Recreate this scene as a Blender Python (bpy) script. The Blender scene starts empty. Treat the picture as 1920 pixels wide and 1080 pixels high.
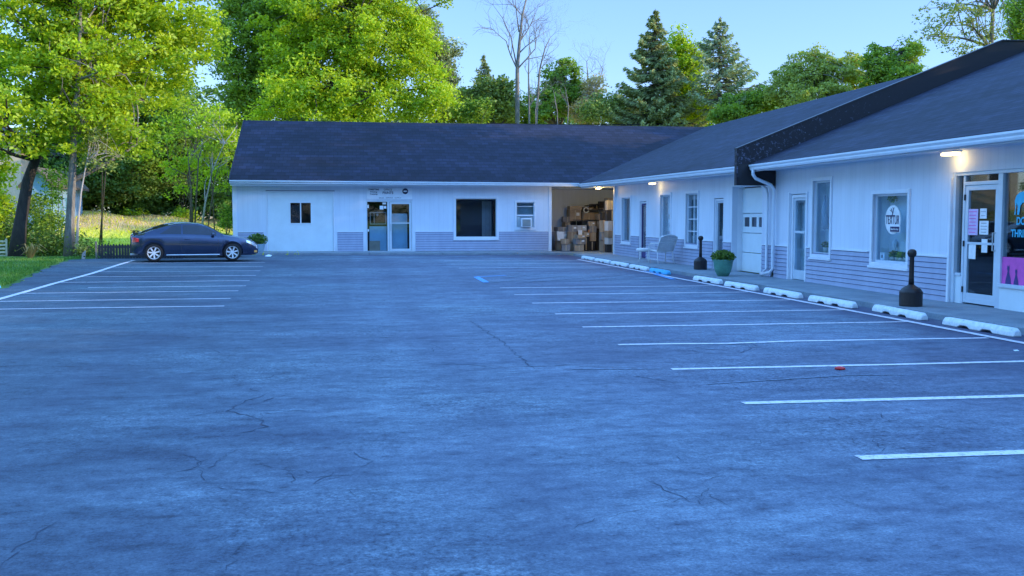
import bpy, bmesh, math, random
import numpy as np
from mathutils import Vector, Matrix
R = math.radians
rng = np.random.default_rng(7)
random.seed(7)
COL = bpy.context.collection
SC = bpy.context.scene

# ------------------------------------------------------------------ camera
FPX, CH = 1910.0, 1.62
YAW, PIT = math.atan(304/1910), math.atan(134/1910)
cam = bpy.data.cameras.new('camera'); camo = bpy.data.objects.new('camera', cam); COL.objects.link(camo)
camo.location = (0, 0, CH); camo.rotation_euler = (math.pi/2-PIT, 0, -YAW)
cam.sensor_width = 36; cam.lens = 36*FPX/1920; cam.clip_end = 3000; cam.clip_start = .05
SC.camera = camo
_F = Vector((math.sin(YAW)*math.cos(PIT), math.cos(YAW)*math.cos(PIT), -math.sin(PIT)))
_R = Vector((math.cos(YAW), -math.sin(YAW), 0)); _U = _R.cross(_F)
def ray(x, y): return _F*FPX+_R*(x-960)-_U*(y-540)
def at(x, y, Y):            # the point of a surveyed direction at depth Y
    d = ray(x, y); return Vector((0, 0, CH))+d*(Y/d.y)
def on_ground(x, y, z=0):
    d = ray(x, y); return Vector((0, 0, CH))+d*((z-CH)/d.z)

# ------------------------------------------------------------------ materials
MATS = {}
def new_mat(name):
    m = bpy.data.materials.new(name); m.use_nodes = True
    nt = m.node_tree; b = nt.nodes['Principled BSDF']; MATS[name] = m
    return m, nt, b
def N(nt, t, **kw):
    n = nt.nodes.new(t)
    for k, v in kw.items(): setattr(n, k, v)
    return n
def L(nt, a, b): nt.links.new(a, b)
def pos(nt, scale=(1, 1, 1), rot=(0, 0, 0)):
    g = N(nt, 'ShaderNodeNewGeometry'); m = N(nt, 'ShaderNodeMapping')
    m.inputs['Scale'].default_value = scale; m.inputs['Rotation'].default_value = rot
    L(nt, g.outputs['Position'], m.inputs[0]); return m.outputs[0]
def noise(nt, vec, scale, detail=5, rough=.6):
    n = N(nt, 'ShaderNodeTexNoise'); n.inputs['Scale'].default_value = scale
    n.inputs['Detail'].default_value = detail; n.inputs['Roughness'].default_value = rough
    L(nt, vec, n.inputs['Vector']); return n.outputs['Fac']
def ramp(nt, fac, stops):
    r = N(nt, 'ShaderNodeValToRGB'); e = r.color_ramp.elements
    while len(e) < len(stops): e.new(.5)
    for i, (p, c) in enumerate(stops):
        e[i].position = p; e[i].color = (*c, 1) if len(c) == 3 else c
    L(nt, fac, r.inputs[0]); return r.outputs[0]
def mixc(nt, a, b, fac, mode='MIX'):
    m = N(nt, 'ShaderNodeMix', data_type='RGBA', blend_type=mode)
    for s, v in ((m.inputs[6], a), (m.inputs[7], b)):
        if isinstance(v, tuple): s.default_value = (*v, 1)
        else: L(nt, v, s)
    if isinstance(fac, (int, float)): m.inputs[0].default_value = fac
    else: L(nt, fac, m.inputs[0])
    return m.outputs[2]
def bump(nt, b, h, strength=.3, dist=.01):
    n = N(nt, 'ShaderNodeBump'); n.inputs['Strength'].default_value = strength; n.inputs['Distance'].default_value = dist
    L(nt, h, n.inputs['Height']); L(nt, n.outputs[0], b.inputs['Normal'])
def simple(name, col, rough=.6, var=.12, scale=6, metal=0, spec=.5, bumps=.0):
    m, nt, b = new_mat(name)
    v = pos(nt)
    n = noise(nt, v, scale, 6, .65)
    lo = tuple(c*(1-var) for c in col); hi = tuple(min(1, c*(1+var)) for c in col)
    L(nt, ramp(nt, n, [(.3, lo), (.7, hi)]), b.inputs['Base Color'])
    b.inputs['Roughness'].default_value = rough; b.inputs['Metallic'].default_value = metal
    b.inputs['Specular IOR Level'].default_value = spec
    if bumps: bump(nt, b, n, bumps, .01)
    return m

# asphalt ------------------------------------------------------------
m, nt, b = new_mat('asphalt')
v = pos(nt); vx = pos(nt, (.35, 1, 1))
big = noise(nt, v, .16, 4, .55); mid = noise(nt, vx, 1.1, 6, .65); fine = noise(nt, v, 55, 4, .8); sm = noise(nt, pos(nt, (.5, 1, 1)), 5, 6, .7)
c = ramp(nt, mid, [(.25, (.062, .082, .145)), (.42, (.100, .137, .205)), (.56, (.128, .172, .245)), (.75, (.172, .225, .31))])
c = mixc(nt, c, ramp(nt, big, [(.32, (.58, .52, .60)), (.5, (.93, .93, .95)), (.68, (1.1, 1.15, 1.08))]), 1.0, 'MULTIPLY')
c = mixc(nt, c, (.86, .85, .87), 1.0, 'MULTIPLY')
c = mixc(nt, c, ramp(nt, sm, [(.30, (.48, .46, .52)), (.43, (.88, .88, .90)), (.66, (1.28, 1.27, 1.22))]), .95, 'MULTIPLY')
c = mixc(nt, c, ramp(nt, fine, [(.25, (.30, .30, .34)), (.5, (1, 1, 1)), (.75, (1.75, 1.72, 1.62))]), .9, 'MULTIPLY')
sp1 = noise(nt, v, 9, 5, .8); sp2 = noise(nt, v, 24, 3, .75)
c = mixc(nt, c, ramp(nt, sp1, [(.30, (.30, .29, .35)), (.43, (.85, .85, .88)), (.58, (1.1, 1.1, 1.08)), (.72, (1.6, 1.57, 1.5))]), .9, 'MULTIPLY')
rough_zone = ramp(nt, noise(nt, v, .33, 4, .6), [(.42, (0, 0, 0)), (.62, (1, 1, 1))])
c = mixc(nt, c, mixc(nt, (1, 1, 1), ramp(nt, sp2, [(.36, (.35, .33, .40)), (.50, (.95, .95, .95)), (.66, (1.35, 1.33, 1.28))]), rough_zone), 1, 'MULTIPLY')
sp0 = noise(nt, pos(nt, (.6, 1, 1)), 2.6, 8, .78)
c = mixc(nt, c, ramp(nt, sp0, [(.30, (.50, .47, .55)), (.45, (.90, .89, .92)), (.56, (1.08, 1.08, 1.07)), (.72, (1.42, 1.40, 1.34))]), .8, 'MULTIPLY')
c = mixc(nt, c, (1.13, 1.15, 1.07), 1.0, 'MULTIPLY')
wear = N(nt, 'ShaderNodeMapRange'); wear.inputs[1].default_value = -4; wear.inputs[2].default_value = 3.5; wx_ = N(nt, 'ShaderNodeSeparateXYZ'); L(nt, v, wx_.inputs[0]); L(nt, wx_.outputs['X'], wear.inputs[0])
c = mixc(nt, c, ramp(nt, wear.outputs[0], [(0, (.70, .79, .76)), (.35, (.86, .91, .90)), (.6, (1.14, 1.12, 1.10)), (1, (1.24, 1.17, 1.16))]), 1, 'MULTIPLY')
# fine crazing, only inside worn patches
vor = N(nt, 'ShaderNodeTexVoronoi', feature='DISTANCE_TO_EDGE'); vor.inputs['Scale'].default_value = 1.1
dist = N(nt, 'ShaderNodeTexNoise'); dist.inputs['Scale'].default_value = 2.2; dist.inputs['Detail'].default_value = 6
L(nt, v, dist.inputs['Vector'])
av = N(nt, 'ShaderNodeVectorMath', operation='MULTIPLY_ADD'); L(nt, dist.outputs['Color'], av.inputs[0])
av.inputs[1].default_value = (.9, .9, 0); L(nt, v, av.inputs[2]); L(nt, av.outputs[0], vor.inputs['Vector'])
crk = ramp(nt, vor.outputs['Distance'], [(.0, (1, 1, 1)), (.012, (0, 0, 0))])
pm = ramp(nt, noise(nt, v, .45, 3, .6), [(.56, (0, 0, 0)), (.66, (1, 1, 1))])
cm = mixc(nt, crk, pm, 1.0, 'MULTIPLY')
c = mixc(nt, c, (.035, .045, .07), cm)
# long seams and the darker band of newer sealer along the wing
sx = N(nt, 'ShaderNodeSeparateXYZ'); L(nt, v, sx.inputs[0])
def axis_band(out, c0, w, seed):
    wob = N(nt, 'ShaderNodeMath', operation='MULTIPLY_ADD'); L(nt, noise(nt, v, .8+seed, 5, .6), wob.inputs[0]); wob.inputs[1].default_value = .8; L(nt, out, wob.inputs[2])
    s = N(nt, 'ShaderNodeMath', operation='SUBTRACT'); L(nt, wob.outputs[0], s.inputs[0]); s.inputs[1].default_value = c0+.4
    a = N(nt, 'ShaderNodeMath', operation='ABSOLUTE'); L(nt, s.outputs[0], a.inputs[0])
    return ramp(nt, a.outputs[0], [(0, (1, 1, 1)), (w, (0, 0, 0))])
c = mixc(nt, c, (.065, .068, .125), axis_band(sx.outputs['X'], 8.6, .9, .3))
for c0, w, k in ((1.1, .5, .28), (-2.6, .55, .22), (3.0, .4, .22), (-.2, .35, .16)):
    bnd = axis_band(sx.outputs['X'], c0, w, .1*k)
    ms = N(nt, 'ShaderNodeMath', operation='MULTIPLY'); L(nt, bnd, ms.inputs[0]); ms.inputs[1].default_value = k
    c = mixc(nt, c, (.05, .058, .11), ms.outputs[0])
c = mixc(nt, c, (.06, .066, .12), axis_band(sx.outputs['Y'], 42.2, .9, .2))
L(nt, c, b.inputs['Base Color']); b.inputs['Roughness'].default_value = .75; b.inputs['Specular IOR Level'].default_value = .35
bump(nt, b, fine, .5, .006)

# markings -----------------------------------------------------------
def paint(name, col, wear=.35):
    m, nt, b = new_mat(name); v = pos(nt)
    n = noise(nt, v, 14, 6, .8); L(nt, ramp(nt, n, [(wear-.06, tuple(x*.45 for x in col)), (wear+.08, col)]), b.inputs['Base Color'])
    b.inputs['Roughness'].default_value = .7
    return m
paint('line_paint', (.74, .70, .76), .42); paint('blue_paint', (.10, .33, .72), .42); paint('faded_paint', (.19, .24, .34), .5)
simple('crack_dark', (.045, .058, .095), .95, .3)
m, nt, b = new_mat('concrete')
v = pos(nt); n = noise(nt, v, 1.3, 7, .7); f = noise(nt, v, 40, 4, .7)
c = ramp(nt, n, [(.3, (.17, .21, .25)), (.55, (.26, .31, .35)), (.75, (.33, .37, .40))])
c = mixc(nt, c, ramp(nt, f, [(.3, (.8, .8, .8)), (.7, (1.15, 1.15, 1.15))]), 1, 'MULTIPLY')
L(nt, c, b.inputs['Base Color']); b.inputs['Roughness'].default_value = .85; bump(nt, b, f, .4, .006)
m, nt, b = new_mat('stop_white')
v = pos(nt); n = noise(nt, v, 9, 7, .75)
c = ramp(nt, n, [(.30, (.16, .18, .20)), (.37, (.62, .68, .72)), (.6, (.80, .84, .86))])
L(nt, c, b.inputs['Base Color']); b.inputs['Roughness'].default_value = .75; bump(nt, b, noise(nt, v, 30, 4, .7), .5, .01)
m, nt, b = new_mat('stop_blue')
n = noise(nt, pos(nt), 9, 7, .75)
L(nt, ramp(nt, n, [(.30, (.05, .15, .25)), (.38, (.06, .42, .75)), (.7, (.12, .55, .85))]), b.inputs['Base Color']); b.inputs['Roughness'].default_value = .7

# siding -------------------------------------------------------------
def siding(name, col, axis, period, top=None):
    m, nt, b = new_mat(name); v = pos(nt)
    sx = N(nt, 'ShaderNodeSeparateXYZ'); L(nt, v, sx.inputs[0])
    mm = N(nt, 'ShaderNodeMath', operation='PINGPONG'); L(nt, sx.outputs[axis], mm.inputs[0]); mm.inputs[1].default_value = period/2
    g = ramp(nt, mm.outputs[0], [(0.0, (0, 0, 0)), (.012, (1, 1, 1))])
    n = noise(nt, pos(nt, (1.2, 1.2, .25)), 2.0, 6, .6); n2 = noise(nt, v, .35, 3, .5)
    c = ramp(nt, n, [(.3, tuple(x*.93 for x in col)), (.7, tuple(min(.95, x*1.04) for x in col))])
    c = mixc(nt, c, ramp(nt, n2, [(.35, (.92, .93, .95)), (.65, (1.03, 1.03, 1.02))]), 1, 'MULTIPLY')
    c = mixc(nt, c, mixc(nt, (.90, .91, .93), (1, 1, 1), g), 1, 'MULTIPLY')
    # grime close to the ground
    zr = ramp(nt, sx.outputs['Z'], [(.05, (.72, .74, .74)), (.55, (1, 1, 1))])
    c = mixc(nt, c, zr, .6, 'MULTIPLY')
    L(nt, c, b.inputs['Base Color']); b.inputs['Roughness'].default_value = .55
    bump(nt, b, g, .3, .003)
    return m
siding('white_siding_wing', (.71, .78, .88), 'Y', .20)
siding('white_siding_rear', (.70, .78, .89), 'X', .20)
simple('white_trim', (.74, .80, .88), .45, .06, 3)
simple('white_door', (.70, .80, .86), .4, .05, 2)
simple('alu_frame', (.60, .70, .80), .35, .06, 3, .15)
simple('gutter_white', (.72, .80, .90), .35, .06, 2)
simple('soffit_white', (.60, .68, .78), .6, .06, 2)
m, nt, b = new_mat('lap_siding')
v = pos(nt, (1, 1, .4)); n = noise(nt, v, 3, 6, .65)
L(nt, ramp(nt, n, [(.3, (.31, .355, .50)), (.7, (.40, .45, .60))]), b.inputs['Base Color']); b.inputs['Roughness'].default_value = .5
m, nt, b = new_mat('lap_shadow'); b.inputs['Base Color'].default_value = (.10, .12, .22, 1); b.inputs['Roughness'].default_value = .8

# roof shingles ------------------------------------------------------
def shingles(name, base, axis_along, slope_axis):
    m, nt, b = new_mat(name)
    g = N(nt, 'ShaderNodeNewGeometry'); s = N(nt, 'ShaderNodeSeparateXYZ'); L(nt, g.outputs['Position'], s.inputs[0])
    cb = N(nt, 'ShaderNodeCombineXYZ'); L(nt, s.outputs[axis_along], cb.inputs[0]); L(nt, s.outputs[slope_axis], cb.inputs[1])
    br = N(nt, 'ShaderNodeTexBrick'); br.inputs['Scale'].default_value = 1; br.inputs['Brick Width'].default_value = .33; br.inputs['Row Height'].default_value = .145
    br.inputs['Mortar Size'].default_value = .008; br.inputs['Color1'].default_value = (.62, .62, .65, 1); br.inputs['Color2'].default_value = (1.25, 1.25, 1.25, 1); br.inputs['Mortar'].default_value = (.34, .34, .36, 1); br.inputs['Bias'].default_value = .1
    L(nt, cb.outputs[0], br.inputs['Vector'])
    n = noise(nt, g.outputs['Position'], .35, 5, .6); f = noise(nt, cb.outputs[0], 22, 5, .8)
    st = N(nt, 'ShaderNodeMapping'); st.inputs['Scale'].default_value = (.35, 2.2, 1); L(nt, cb.outputs[0], st.inputs[0])
    st2 = noise(nt, st.outputs[0], 1.0, 5, .65)
    c = ramp(nt, n, [(.3, tuple(x*.75 for x in base)), (.7, tuple(x*1.3 for x in base))])
    c = mixc(nt, c, br.outputs['Color'], 1.0, 'MULTIPLY')
    c = mixc(nt, c, ramp(nt, f, [(.25, (.7, .7, .7)), (.75, (1.3, 1.3, 1.3))]), .8, 'MULTIPLY')
    c = mixc(nt, c, ramp(nt, st2, [(.3, (.66, .64, .68)), (.55, (1.0, 1.0, 1.0)), (.75, (1.6, 1.55, 1.6))]), 1, 'MULTIPLY')
    L(nt, c, b.inputs['Base Color']); b.inputs['Roughness'].default_value = .8; b.inputs['Specular IOR Level'].default_value = .3
    bump(nt, b, br.outputs['Fac'], .5, .01)
    return m
shingles('roof_rear', (.0185, .0195, .040), 'X', 'Z')
shingles('roof_wing', (.025, .029, .054), 'Y', 'X')
m, nt, b = new_mat('parapet_metal')
v = pos(nt); n = noise(nt, v, 2.5, 6, .75)
L(nt, ramp(nt, n, [(.3, (.012, .012, .022)), (.6, (.022, .022, .036)), (.8, (.05, .05, .065))]), b.inputs['Base Color']); b.inputs['Roughness'].default_value = .45
simple('black_panel', (.008, .008, .013), .6, .3, 3)

# glass and dark stuff ----------------------------------------------
def glass(name, tint=(.85, .93, .97), reflect=1.0):
    m = bpy.data.materials.new(name); m.use_nodes = True; MATS[name] = m; nt = m.node_tree; nt.nodes.clear()
    o = N(nt, 'ShaderNodeOutputMaterial'); t = N(nt, 'ShaderNodeBsdfTransparent'); g = N(nt, 'ShaderNodeBsdfGlossy')
    t.inputs[0].default_value = (*tint, 1); g.inputs['Roughness'].default_value = .02
    lw = N(nt, 'ShaderNodeLayerWeight'); lw.inputs['Blend'].default_value = .5
    pw = N(nt, 'ShaderNodeMath', operation='POWER'); L(nt, lw.outputs['Facing'], pw.inputs[0]); pw.inputs[1].default_value = 4.0
    mm = N(nt, 'ShaderNodeMath', operation='MULTIPLY_ADD', use_clamp=True); L(nt, pw.outputs[0], mm.inputs[0]); mm.inputs[1].default_value = .9; mm.inputs[2].default_value = .035*reflect
    mx = N(nt, 'ShaderNodeMixShader'); L(nt, mm.outputs[0], mx.inputs[0]); L(nt, t.outputs[0], mx.inputs[1]); L(nt, g.outputs[0], mx.inputs[2]); L(nt, mx.outputs[0], o.inputs[0])
    return m
glass('glass'); glass('glass_reflective', (.8, .88, .92), 2.6); glass('glass_weak', (.9, .95, 1), .6)
simple('interior_dark', (.012, .014, .022), .8, .3, 2)
simple('interior_grey', (.38, .46, .50), .8, .15, 2)
simple('interior_white', (.72, .80, .84), .8, .1, 2)
simple('panel_teal', (.26, .40, .50), .7, .08, 2)
m, nt, b = new_mat('curtain')
w = N(nt, 'ShaderNodeTexWave'); w.bands_direction = 'Y'; w.inputs['Scale'].default_value = 5; w.inputs['Distortion'].default_value = 1.5; L(nt, pos(nt), w.inputs['Vector'])
L(nt, ramp(nt, w.outputs['Fac'], [(.1, (.34, .40, .46)), (.9, (.72, .80, .84))]), b.inputs['Base Color']); b.inputs['Roughness'].default_value = .9
for nm, col in dict(ink=(.015, .02, .07), paper=(.80, .84, .88), paper_pink=(.62, .50, .78), magenta=(.68, .10, .46), indigo=(.05, .04, .18), cyan_letter=(.05, .48, .72),
                    cream=(.75, .72, .62), black_plastic=(.012, .012, .016), brown_plastic=(.022, .016, .016), bare_metal=(.45, .48, .5), pale_leaf=(.16, .30, .10), flower_yellow=(.65, .55, .12), orange_cloth=(.5, .2, .08), navy_sign=(.02, .02, .10),
                    red_plastic=(.65, .03, .03), wicker_white=(.70, .73, .76), pot_brown=(.12, .06, .05), soil=(.03, .02, .015), wall_beige=(.62, .47, .33), wall_shade_blue=(.20, .33, .50), wood_dark=(.022, .026, .035), wood_pale=(.62, .58, .42), grey_post=(.2, .22, .22)).items():
    simple(nm, col, .45 if 'plastic' in nm else .6, .12, 8)
simple('green_glaze', (.09, .27, .20), .25, .35, 4)
m, nt, b = new_mat('carton')
v = pos(nt); n = noise(nt, v, 3, 5, .6)
oi = N(nt, 'ShaderNodeObjectInfo')
c = mixc(nt, (.30, .22, .155), (.52, .40, .29), oi.outputs['Random'])
c = mixc(nt, c, ramp(nt, n, [(.3, (.75, .75, .75)), (.7, (1.1, 1.1, 1.1))]), 1, 'MULTIPLY')
L(nt, c, b.inputs['Base Color']); b.inputs['Roughness'].default_value = .85
simple('carton_white', (.50, .51, .54), .8, .1, 4); simple('carton_grey', (.26, .25, .26), .8, .2, 4); simple('carton_black', (.02, .02, .025), .7, .2, 4); simple('tape', (.50, .42, .30), .35, .1, 4)
m, nt, b = new_mat('lamp_glow'); b.inputs['Emission Color'].default_value = (1, .78, .42, 1); b.inputs['Emission Strength'].default_value = 2.6; b.inputs['Base Color'].default_value = (.9, .8, .6, 1)
# car
def carpaint(name, col):
    m, nt, b = new_mat(name); v = pos(nt)
    L(nt, ramp(nt, noise(nt, v, 3, 4, .5), [(.3, tuple(c*.9 for c in col)), (.7, tuple(c*1.1 for c in col))]), b.inputs['Base Color'])
    b.inputs['Metallic'].default_value = .7; b.inputs['Roughness'].default_value = .24; b.inputs['Coat Weight'].default_value = .9; b.inputs['Coat Roughness'].default_value = .06
carpaint('paint_blue_grey', (.030, .048, .105)); carpaint('paint_black', (.012, .014, .02))
m, nt, b = new_mat('tinted_glass'); b.inputs['Base Color'].default_value = (.012, .015, .03, 1); b.inputs['Roughness'].default_value = .04; b.inputs['Specular IOR Level'].default_value = .8
simple('rubber', (.012, .012, .014), .85, .2, 10)
simple('alloy', (.75, .80, .86), .25, .05, 10, .3)
m, nt, b = new_mat('tail_red'); b.inputs['Base Color'].default_value = (.65, .02, .03, 1); b.inputs['Roughness'].default_value = .15; b.inputs['Coat Weight'].default_value = 1
m, nt, b = new_mat('headlight_clear'); b.inputs['Base Color'].default_value = (.55, .65, .75, 1); b.inputs['Roughness'].default_value = .1; b.inputs['Metallic'].default_value = .5; b.inputs['Coat Weight'].default_value = 1
m, nt, b = new_mat('amber'); b.inputs['Base Color'].default_value = (.75, .40, .10, 1); b.inputs['Roughness'].default_value = .15
# vegetation
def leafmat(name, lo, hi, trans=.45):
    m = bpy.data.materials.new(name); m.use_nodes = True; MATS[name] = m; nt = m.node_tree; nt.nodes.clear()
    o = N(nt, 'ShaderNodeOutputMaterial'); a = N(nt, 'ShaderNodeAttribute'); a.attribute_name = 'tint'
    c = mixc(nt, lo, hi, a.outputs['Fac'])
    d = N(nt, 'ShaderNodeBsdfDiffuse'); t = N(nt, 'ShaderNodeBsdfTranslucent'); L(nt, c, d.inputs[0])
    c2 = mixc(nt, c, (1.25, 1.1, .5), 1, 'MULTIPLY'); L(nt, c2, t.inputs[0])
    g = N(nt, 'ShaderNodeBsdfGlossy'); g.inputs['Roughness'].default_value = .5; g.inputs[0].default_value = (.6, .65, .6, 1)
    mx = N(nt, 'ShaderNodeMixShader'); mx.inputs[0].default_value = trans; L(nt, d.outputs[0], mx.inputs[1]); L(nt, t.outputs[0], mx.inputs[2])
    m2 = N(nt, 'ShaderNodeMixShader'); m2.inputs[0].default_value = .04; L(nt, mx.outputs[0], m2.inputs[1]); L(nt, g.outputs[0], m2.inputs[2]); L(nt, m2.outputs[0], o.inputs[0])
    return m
leafmat('leaf_bright', (.09, .23, .012), (.72, .88, .035), .5)
leafmat('leaf_mid', (.05, .15, .022), (.40, .56, .06), .45)
leafmat('leaf_olive', (.08, .14, .035), (.46, .54, .12), .4)
leafmat('leaf_dark', (.035, .09, .02), (.20, .33, .045), .4)
leafmat('needle', (.08, .12, .055), (.46, .50, .17), .3)
leafmat('needle_blue', (.10, .15, .09), (.46, .54, .26), .3)
leafmat('grass', (.06, .17, .025), (.16, .34, .05), .4); leafmat('bank_green', (.30, .42, .03), (.85, .85, .06), .4)
leafmat('dry', (.34, .26, .11), (.75, .60, .28), .35)
def bark(name, lo, hi):
    m, nt, b = new_mat(name); v = pos(nt, (1, 1, .25)); n = noise(nt, v, 9, 7, .75)
    L(nt, ramp(nt, n, [(.3, lo), (.7, hi)]), b.inputs['Base Color']); b.inputs['Roughness'].default_value = .9; bump(nt, b, n, .9, .05)
bark('bark_dark', (.015, .013, .014), (.06, .05, .045)); bark('bark_grey', (.10, .09, .08), (.30, .27, .23)); bark('bark_pale', (.28, .25, .23), (.55, .50, .46)); bark('bark_brown', (.07, .05, .04), (.20, .15, .11))
m, nt, b = new_mat('lawn_ground'); v = pos(nt); n = noise(nt, v, 1.2, 6, .7)
L(nt, ramp(nt, n, [(.3, (.05, .13, .02)), (.7, (.13, .27, .05))]), b.inputs['Base Color']); b.inputs['Roughness'].default_value = .95; bump(nt, b, noise(nt, v, 30, 4, .8), .8, .03)
m, nt, b = new_mat('terrain'); v = pos(nt); n = noise(nt, v, .35, 6, .7); n2 = noise(nt, v, 6, 5, .7)
sz_ = N(nt, 'ShaderNodeSeparateXYZ'); L(nt, v, sz_.inputs[0]); ma = N(nt, 'ShaderNodeMath', operation='MULTIPLY_ADD'); L(nt, sz_.outputs['Z'], ma.inputs[0]); ma.inputs[1].default_value = .38; L(nt, n, ma.inputs[2])
c = ramp(nt, ma.outputs[0], [(.5, (.60, .68, .05)), (.78, (.92, .78, .10)), (.92, (.95, .62, .30))])
c = mixc(nt, c, ramp(nt, n2, [(.3, (.55, .55, .5)), (.7, (1.2, 1.2, 1.1))]), 1, 'MULTIPLY')
L(nt, c, b.inputs['Base Color']); b.inputs['Roughness'].default_value = .95; bump(nt, b, n2, .8, .1)

# ------------------------------------------------------------------ mesh builder
def split_trim(mb, name, mat, parent):
    for i in range(0, len(mb.v), 8):
        m2 = MB(); m2.hexa(mb.v[i:i+8]); m2.build(name, mat, parent)
class MB:
    def __init__(s): s.v = []; s.f = []
    def quad(s, a, b, c, d): i = len(s.v); s.v += [tuple(a), tuple(b), tuple(c), tuple(d)]; s.f.append((i, i+1, i+2, i+3)); return s
    def poly(s, pts): i = len(s.v); s.v += [tuple(p) for p in pts]; s.f.append(tuple(range(i, i+len(pts)))); return s
    def hexa(s, p):       # 8 corners: bottom loop 0-3, top loop 4-7
        i = len(s.v); s.v += [tuple(q) for q in p]
        for f in ((0, 3, 2, 1), (4, 5, 6, 7), (0, 1, 5, 4), (1, 2, 6, 5), (2, 3, 7, 6), (3, 0, 4, 7)): s.f.append(tuple(i+k for k in f))
        return s
    def box(s, x0, x1, y0, y1, z0, z1):
        return s.hexa([(x0, y0, z0), (x1, y0, z0), (x1, y1, z0), (x0, y1, z0), (x0, y0, z1), (x1, y0, z1), (x1, y1, z1), (x0, y1, z1)])
    def cbox(s, c, d, rz=0):
        cx, cy, cz = c; a, b_, h = d[0]/2, d[1]/2, d[2]/2; co, si = math.cos(rz), math.sin(rz)
        return s.hexa([(cx+x*co-y*si, cy+x*si+y*co, cz+z) for z in (-h, h) for x, y in ((-a, -b_), (a, -b_), (a, b_), (-a, b_))])
    def tube(s, pts, rad, seg=8, cap=True):
        pts = [Vector(p) for p in pts]; n = len(pts)
        if not hasattr(rad, '__len__'): rad = [rad]*n
        t0 = (pts[1]-pts[0]).normalized(); up = Vector((0, 0, 1)) if abs(t0.z) < .9 else Vector((1, 0, 0))
        u = t0.cross(up).normalized(); base = len(s.v)
        for i, p in enumerate(pts):
            t = (pts[min(i+1, n-1)]-pts[max(i-1, 0)]).normalized(); u = (u-t*u.dot(t)).normalized(); w = t.cross(u)
            for k in range(seg):
                a = 2*math.pi*k/seg; s.v.append(tuple(p+(u*math.cos(a)+w*math.sin(a))*rad[i]))
        for i in range(n-1):
            for k in range(seg):
                a = base+i*seg+k; b_ = base+i*seg+(k+1) % seg; s.f.append((a, b_, b_+seg, a+seg))
        if cap: s.f.append(tuple(base+k for k in range(seg))[::-1]); s.f.append(tuple(base+(n-1)*seg+k for k in range(seg)))
        return s
    def lathe(s, prof, c=(0, 0, 0), seg=24, axis='z'):
        base = len(s.v); n = len(prof)
        for r, h in prof:
            for k in range(seg):
                a = 2*math.pi*k/seg; x, y = r*math.cos(a), r*math.sin(a)
                p = (x, y, h) if axis == 'z' else (x, h, y)
                s.v.append((p[0]+c[0], p[1]+c[1], p[2]+c[2]))
        for i in range(n-1):
            for k in range(seg):
                a = base+i*seg+k; b_ = base+i*seg+(k+1) % seg; s.f.append((a, b_, b_+seg, a+seg))
        s.f.append(tuple(base+k for k in range(seg))[::-1]); s.f.append(tuple(base+(n-1)*seg+k for k in range(seg)))
        return s
    def build(s, name, mat, parent=None, smooth=False, bevel=0, loc=None):
        me = bpy.data.meshes.new(name); me.from_pydata(s.v, [], s.f); me.materials.append(MATS[mat]); me.update()
        bm = bmesh.new(); bm.from_mesh(me); bmesh.ops.recalc_face_normals(bm, faces=bm.faces); bm.to_mesh(me); bm.free()
        if smooth:
            for p in me.polygons: p.use_smooth = True
        o = bpy.data.objects.new(name, me); COL.objects.link(o)
        if parent is not None: o.parent = parent
        if loc: o.location = loc
        if bevel:
            m_ = o.modifiers.new('b', 'BEVEL'); m_.width = bevel; m_.segments = 2; m_.limit_method = 'ANGLE'
        return o
def tag(o, label=None, cat=None, group=None, kind=None):
    if label: o['label'] = label
    if cat: o['category'] = cat
    if group: o['group'] = group
    if kind: o['kind'] = kind
    return o
def empty(name, loc, label, cat, group=None, rz=0):
    o = bpy.data.objects.new(name, None); COL.objects.link(o); o.location = loc; o.rotation_euler = (0, 0, rz); o.empty_display_size = .2
    return tag(o, label, cat, group)
def copy_tree(o, parent=None):
    c = o.copy(); COL.objects.link(c)
    if parent is not None: c.parent = parent; c.matrix_parent_inverse = o.matrix_parent_inverse.copy()
    for ch in list(o.children): copy_tree(ch, c)
    return c
def text(name, body, size, mat, parent, loc, plane, align='CENTER', sx=1.0, bold=0.0, space=1.0):
    cu = bpy.data.curves.new(name, 'FONT'); cu.body = body; cu.size = size; cu.align_x = align; cu.align_y = 'CENTER'; cu.extrude = .0015; cu.offset = bold; cu.space_character = space
    o = bpy.data.objects.new(name, cu); COL.objects.link(o)
    dg = bpy.context.evaluated_depsgraph_get(); me = bpy.data.meshes.new_from_object(o.evaluated_get(dg)); bpy.data.objects.remove(o)
    if plane == 'E': M = Matrix(((0, 0, -1), (-1, 0, 0), (0, 1, 0))).to_4x4()
    else: M = Matrix(((1, 0, 0), (0, 0, -1), (0, 1, 0))).to_4x4()
    me.transform(Matrix.Translation(loc) @ M @ Matrix.Diagonal((sx, 1, 1, 1)))
    me.materials.clear(); me.materials.append(MATS[mat])
    r = bpy.data.objects.new(name, me); COL.objects.link(r)
    if parent is not None: r.parent = parent
    return r

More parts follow.
